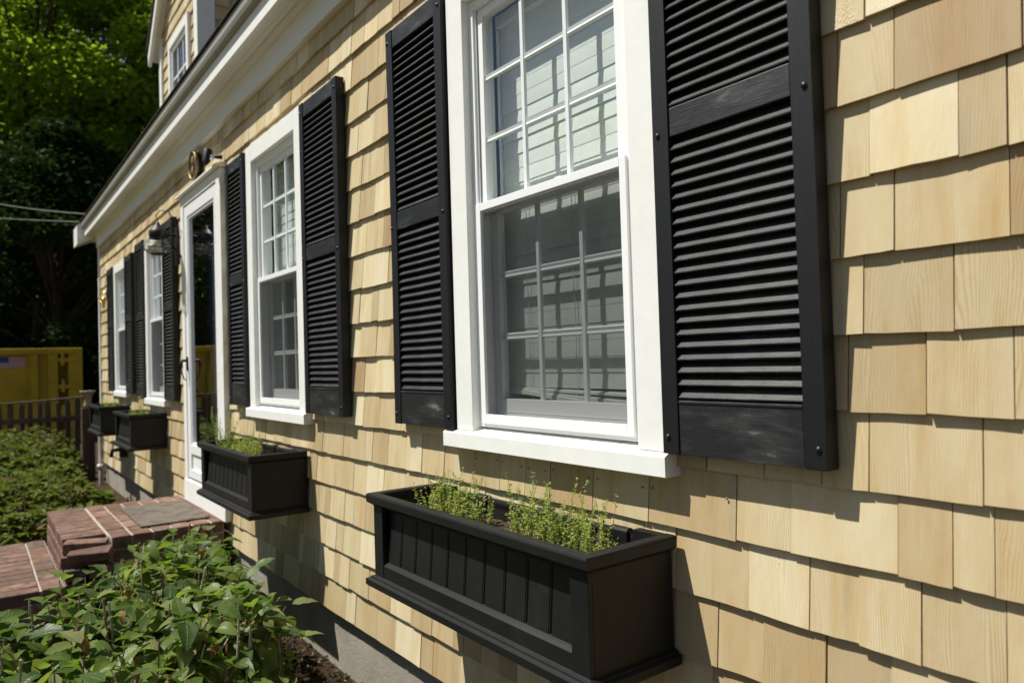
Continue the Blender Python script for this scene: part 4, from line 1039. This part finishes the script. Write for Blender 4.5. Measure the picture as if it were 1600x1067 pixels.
for i in range(2600):
    x, y = r.uniform(-4.2, -1.4), r.uniform(-.75, .03); s_ = r.uniform(.003, .012); p = Vector((x, y, G+noise.noise(Vector((x*.9, y*.9, 0)))*.02+.008))
    vs = [p+Vector((r.uniform(.6, 1.2)*a_, r.uniform(.6, 1.2)*b_, c_))*s_ for a_, b_, c_ in ((-1, -1, -.4), (1, -1, -.3), (1, 1, -.4), (-1, 1, -.3), (0, 0, .9))]
    cl.add(vs, [(0, 1, 4), (1, 2, 4), (2, 3, 4), (3, 0, 4)])
tag(cl.build('soil_crumbs', 'soil'), 'loose crumbs of brown soil on the bed along the foundation', 'soil', kind='stuff')

# ------------------------------------------------------------------ shrubs left of the stoop
def far_shrub(cx, cy, rx, ry, h, n, label, seed, leaf=(.04, .095), lx=True, mat='leaf_shrub'):
    r = random.Random(seed); t = thing('garden_shrub', (cx, cy, G), label, 'shrub', 'leafy shrubs along the far half of the house')
    lf = MB(); st = MB()
    for i in range(n):
        a2 = r.uniform(0, 6.283); q = r.random()**.42; x, y = cx+rx*math.cos(a2)*q, cy+ry*math.sin(a2)*q
        ht = h*(max(.02, 1-q**2.6))**.5*(1+.38*noise.noise(Vector((x*2.6, y*2.6, seed)))+.22*noise.noise(Vector((x*8, y*8, seed)))); z = G+ht*(1-.55*r.random()**2.0)
        az, el = r.uniform(0, 6.28), r.uniform(-.5, .7); L = r.uniform(*leaf)
        d = Vector((math.cos(az)*math.cos(el), math.sin(az)*math.cos(el), math.sin(el))); s_ = d.cross(Vector((r.uniform(-.4, .4), r.uniform(-.4, .4), 1))).normalized(); nn = s_.cross(d)
        p = Vector((x, y, z)); w_ = L*.27
        lf.add([p, p+d*L*.35+s_*w_+nn*L*.08, p+d*L*.75+s_*w_*.7, p+d*L-nn*L*.12, p+d*L*.75-s_*w_*.7, p+d*L*.35-s_*w_+nn*L*.08], [(0, 1, 2, 3), (0, 3, 4, 5)], (min(1, max(0, r.gauss(.45, .25))), 0, 0))
    for i in range(70):
        a2 = r.uniform(0, 6.283); q = r.random()**.5; x, y = cx+rx*math.cos(a2)*q, cy+ry*math.sin(a2)*q; ht = h*(max(.02, 1-q**2.6))**.5*r.uniform(.8, 1.3)
        st.tube([(cx+(x-cx)*.7, cy+(y-cy)*.7, G), ((cx+x)/2+(x-cx)*.4, (cy+y)/2+(y-cy)*.4, G+ht*.6), (x+r.gauss(0, .02), y, G+ht)], [.006, .005, .003], 4, None, False)
    tag(lf.build('foliage', mat, t), kind='stuff'); tag(st.build('canes', 'twig', t), kind='stuff'); return t
far_shrub(-6.55, -.80, 1.1, .55, .42, 4200, 'green shrub directly behind the brick stoop', 31)
far_shrub(-8.35, -.80, 1.05, .52, .47, 5200, 'dark green shrub in the middle of the bed behind the stoop', 32)
far_shrub(-9.75, -.85, .85, .75, .55, 4200, 'sunlit shrub at the far end of the bed in front of the picket fence', 33)
far_shrub(-7.2, -1.75, 1.5, .6, .50, 5200, 'wide shrub on the outer side of the bed at the left edge', 34)
sp = far_shrub(-6.35, -.16, .16, .09, .22, 130, 'small pale weed with long leaves at the foundation left of the stoop', 35, (.07, .11)); sp['category'] = 'weed'; del sp['group']

# ------------------------------------------------------------------ fence with post
fence = thing('picket_fence', (-10.4, -1.5, G), 'weathered brown picket fence in front of the yellow dumpster', 'fence')
FX = -10.4; y = -.12; r = random.Random(8); pm = []
for v_ in range(3):
    p = MB(); w_ = .024+.003*v_; p.prism([(-w_, 0), (w_, 0), (w_, .86), (0, .89+.008*v_), (-w_, .86)], -.008, .008, 'x') if False else p.prism([(-w_, 0), (w_, 0), (w_, .84+.01*v_), (0, .87+.01*v_), (-w_, .84+.01*v_)], -.008, .008, 'x')
    pm.append(p.mesh('picket', 'fence_wood'))
while y > -4.6:
    mw = Matrix.Translation((FX+r.uniform(-.004, .004), y, G+.02+r.uniform(-.012, .012)-.03*math.sin(max(0, min(1, (-y)/1.3))*math.pi*.5))) @ Matrix.Rotation(r.uniform(-.02, .02), 4, 'X')
    inst(pm[r.randrange(3)], 'picket', fence, mw, fence['_o']); y -= .096+r.uniform(-.006, .006)
p = MB(); p.box(FX+.010, FX+.045, -4.6, -.02, -.36, -.30); p.build('rail', 'fence_wood', fence)
p = MB(); pts = [(FX+.018, -.02-i*.16, -.075-.045*math.sin(min(1, i/7)*math.pi*.5)) for i in range(29)]; p.tube(pts, .012, 6); p.build('top_rail', 'fence_wood', fence)
post = thing('fence_post', (-9.55, -.09, G), 'dark brown wooden post with flared pale cap at the house corner', 'post')
p = MB(); p.box(-9.62, -9.50, -.155, -.03, G, -.18); p.build('shaft', 'post_wood', post, .004)
p = MB(); p.lathe([(0, .0), (.045, .0), (.05, .03), (.038, .06), (.036, .10), (.05, .15), (.072, .175), (.080, .18), (.080, .195), (.06, .195), (0, .185)], (-9.56, -.09, -.179), 'z', 18); p.build('flared_cap', 'terracotta', post)

# ------------------------------------------------------------------ dumpster
DXf = -15.0
dump = thing('dumpster', (DXf-1.2, -2.6, G), 'large yellow roll-off dumpster behind the picket fence', 'dumpster')
dy0, dy1, dz0, dz1 = -6.1, .44, G+.12, .665
b = MB(); b.box(DXf-2.3, DXf-.06, dy0, dy1-.02, dz0, dz1-.06); b.build('hull', 'dumpster_paint', dump)
b = MB(); b.box(DXf-2.34, DXf+.05, dy0-.02, dy1, dz1-.10, dz1); b.build('top_rail', 'dumpster_paint', dump, .01)
b = MB(); b.box(DXf-.06, DXf+.02, dy0, dy1-.01, dz0-.12, dz0+.10); b.build('bottom_rail', 'dumpster_paint', dump, .01)
for yy, w_ in ((.33, .20), (-.005, .14), (-.28, .10), (-1.05, .14), (-1.85, .14), (-2.65, .14), (-3.45, .14), (-4.25, .14), (-5.05, .14), (-5.9, .2)):
    b = MB(); b.prism([(DXf-.06, yy-w_/2-.02), (DXf+.03, yy-w_/2), (DXf+.03, yy+w_/2), (DXf-.06, yy+w_/2+.02)], dz0+.101, dz1-.101, 'z'); b.build('side_rib', 'dumpster_paint', dump)
b = MB(); b.box(DXf-.06, DXf-.05, .085, .215, dz0+.11, dz1-.105); b.build('recess_shade', 'dumpster_shade', dump)  # thin strip on the hull; recess shade is painted by its dark colour
for z in (.42, -.05, -.5):
    b = MB(); b.box(DXf-.05, DXf+.05, .07, .40, z, z+.07); b.tube([(DXf+.04, .14, z-.06), (DXf+.04, .14, z+.16)], .03, 8); b.build('hinge', 'dumpster_paint', dump, .006)
fx = DXf+.0
fg = MB(); fY0, fY1, fZ0, fZ1 = -.80, -.41, .33, .53; px_ = DXf-.058
b = MB(); b.box(px_-.001, px_, fY0, fY1, fZ0, fZ1); b.build('flag_sticker', 'decal_white', dump)
for k in range(0, 13, 2):
    h = (fZ1-fZ0)/13; b = MB(); b.box(px_+.001, px_+.002, fY0 if k > 5 else fY0+.16, fY1, fZ1-h*(k+1), fZ1-h*k); b.build('flag_stripe', 'decal_red', dump)
b = MB(); b.box(px_+.001, px_+.003, fY0, fY0+.16, fZ1-7*(fZ1-fZ0)/13, fZ1); b.build('flag_canton', 'decal_blue', dump)
def text(s, loc, size, par, mat):
    c = bpy.data.curves.new('number_text', 'FONT'); c.body = s; c.size = size; c.extrude = .002; c.align_x = 'CENTER'
    o = bpy.data.objects.new('number_curve', c); C.objects.link(o); o.parent = par; o.matrix_basis = Matrix.Translation(Vector(loc)-Vector(par['_o'])) @ Matrix.Rotation(rad(90), 4, 'Z') @ Matrix.Rotation(rad(90), 4, 'X')
    c.materials.append(M[mat]); bpy.context.view_layer.update(); me = bpy.data.meshes.new_from_object(o)
    n_ = bpy.data.objects.new('number_forty', me); C.objects.link(n_); n_.parent = par; n_.matrix_basis = o.matrix_basis.copy(); bpy.data.objects.remove(o); return n_
text('40', (DXf-.055, -2.28, -.42), .42, dump, 'decal_black')

# ------------------------------------------------------------------ trees
def tree(cx, cy, h, cr, nl, name, label, mat, seed, leaf=.16, base=.25, group='trees behind the house', clump=60, trunk_r=.2, fl=1.0):
    r = random.Random(seed); t = thing(name, (cx, cy, G), label, 'tree', group)
    tr = MB(); top_ = G+h
    pts = [(cx+.15*math.sin(k*1.3+seed), cy+.15*math.cos(k*1.1+seed), G+h*.85*k/6) for k in range(7)]
    tr.tube(pts, [trunk_r*(1-.13*k) for k in range(7)], 8)
    lf = MB(); cl_ = []
    for i in range(clump):
        t_ = base+(1-base)*(i+.5)/clump*.98; prof = (math.sin(min(1, ((t_-base)/(1-base))*.92+.12)*math.pi)**.6) if fl == 1 else (1-.8*(t_-base)/(1-base))
        a2 = r.uniform(0, 6.283); q = r.random()**.4; R_ = cr*prof*q
        c = Vector((cx+math.cos(a2)*R_, cy+math.sin(a2)*R_, G+h*t_+r.uniform(-.3, .3))); cl_.append((c, cr*r.uniform(.20, .36)))
        k = min(5, int(t_*.7*7)); tr.tube([pts[k], Vector(pts[k]).lerp(c, .5)+Vector((0, 0, .2)), c], [trunk_r*.35, trunk_r*.2, .02], 5, None, False)
    per = nl//clump
    for c, s in cl_:
        for i in range(per):
            u = Vector((r.gauss(0, 1), r.gauss(0, 1), r.gauss(0, 1))).normalized()*s*r.uniform(.45, 1.05); u.z *= .62
            p = c+u; d = Vector((r.gauss(0, 1), r.gauss(0, 1), r.gauss(-.3, .6))).normalized(); s_ = d.cross(Vector((r.uniform(-.6, .6), r.uniform(-.6, .6), 1))).normalized(); L = leaf*r.uniform(.6, 1.3)
            lf.add([p, p+d*L*.5+s_*L*.38, p+d*L, p+d*L*.5-s_*L*.38], [(0, 1, 2, 3)], (min(1, max(0, r.gauss(.5, .25))), 0, 0))
    tr.build('trunk', 'bark', t); tag(lf.build('crown', mat, t), kind='stuff'); return t
tree(-27, .6, 17, 4.0, 34000, 'maple_tree', 'tallest bright green maple at the far left edge', 'leaf_maple', 41, .20, .42)
tree(-29, 5.0, 17.5, 4.6, 34000, 'maple_tree', 'bright green maple rising behind the dormer', 'leaf_maple', 42, .20, .42)
tree(-30, 2.6, 16, 4.6, 30000, 'maple_tree', 'maple half hidden between the two tallest maples', 'leaf_maple', 43, .22, .4)
tree(-22, .8, 7.6, 3.0, 22000, 'shaded_tree', 'dark tree right beside the far corner of the eave', 'leaf_shade_dark', 44, .15, .06)  # lower trees get shade-dark leaves, not a separate evergreen species
tree(-23.5, -3.2, 7.8, 3.0, 22000, 'shaded_tree', 'dark tree above the left end of the yellow dumpster', 'leaf_shade_dark', 45, .15, .06)
tree(-24, 4.2, 8.8, 3.2, 18000, 'shaded_tree', 'dark tree behind the gable end of the house', 'leaf_shade_dark', 46, .15, .06)
tree(-20.5, -6.5, 9.5, 3.0, 12000, 'shaded_tree', 'dark tree beyond the far left end of the dumpster', 'leaf_shade_dark', 47, .16, .06)
tree(-27, -9.5, 8.5, 3.5, 9000, 'maple_tree', 'green maple standing left of the tallest maple', 'leaf_maple', 48, .22, .3)
# the dense wood behind them
wd = MB(); r = random.Random(51)
for i in range(42000):
    y = r.uniform(-14, 16); h = 14.0+2.5*noise.noise(Vector((y*.3, 0, 3))); z = G+h*r.random(); x = -34+r.uniform(-1.2, 1.2)+.8*noise.noise(Vector((y*.5, z*.5, 0)))
    p = Vector((x, y, z)); d = Vector((r.gauss(0, 1), r.gauss(0, 1), r.gauss(0, 1))).normalized(); s_ = d.cross(Vector((1, .3, .2))).normalized(); L = r.uniform(.3, .6)
    wd.add([p, p+d*L*.5+s_*L*.4, p+d*L, p+d*L*.5-s_*L*.4], [(0, 1, 2, 3)], (r.random(), 0, 0))
tag(wd.build('far_wood', 'leaf_shade_dark'), 'dense dark wood filling the view behind the nearer trees', 'woodland', kind='stuff')
# trees of the front yard (seen mirrored in the panes)
tree(-14.5, -12.5, 8.0, 2.6, 7000, 'yard_tree', 'front yard tree mirrored in the window panes, nearer the dumpster', 'leaf_maple', 61, .16, .3, 'front yard trees')
tree(-9.5, -13.5, 7.5, 2.4, 7000, 'yard_tree', 'front yard tree mirrored in the window panes, nearer the camera', 'leaf_shade_dark', 62, .16, .3, 'front yard trees')

# ------------------------------------------------------------------ overhead wires
def wire(name, a, b, sag, label, rad_=.012):
    p = MB(); a, b = Vector(a), Vector(b); p.tube([a.lerp(b, i/12)-Vector((0, 0, sag*4*(i/12)*(1-i/12))) for i in range(13)], rad_, 6)
    return tag(p.build(name, 'wire', org=tuple(a)), label, 'cable', 'overhead cables in front of the trees')
wire('overhead_cable', (-9.9, .30, 2.12), (-22, -1.8, 4.75), .12, 'upper overhead cable, sloping down to the roof corner', .0065)
wire('overhead_cable', (-9.9, .12, 2.02), (-22, -1.8, 4.12), .02, 'lower overhead cable, running nearly level to the roof corner', .0055)

for o in list(bpy.data.objects):
    if '_o' in o: del o['_o']
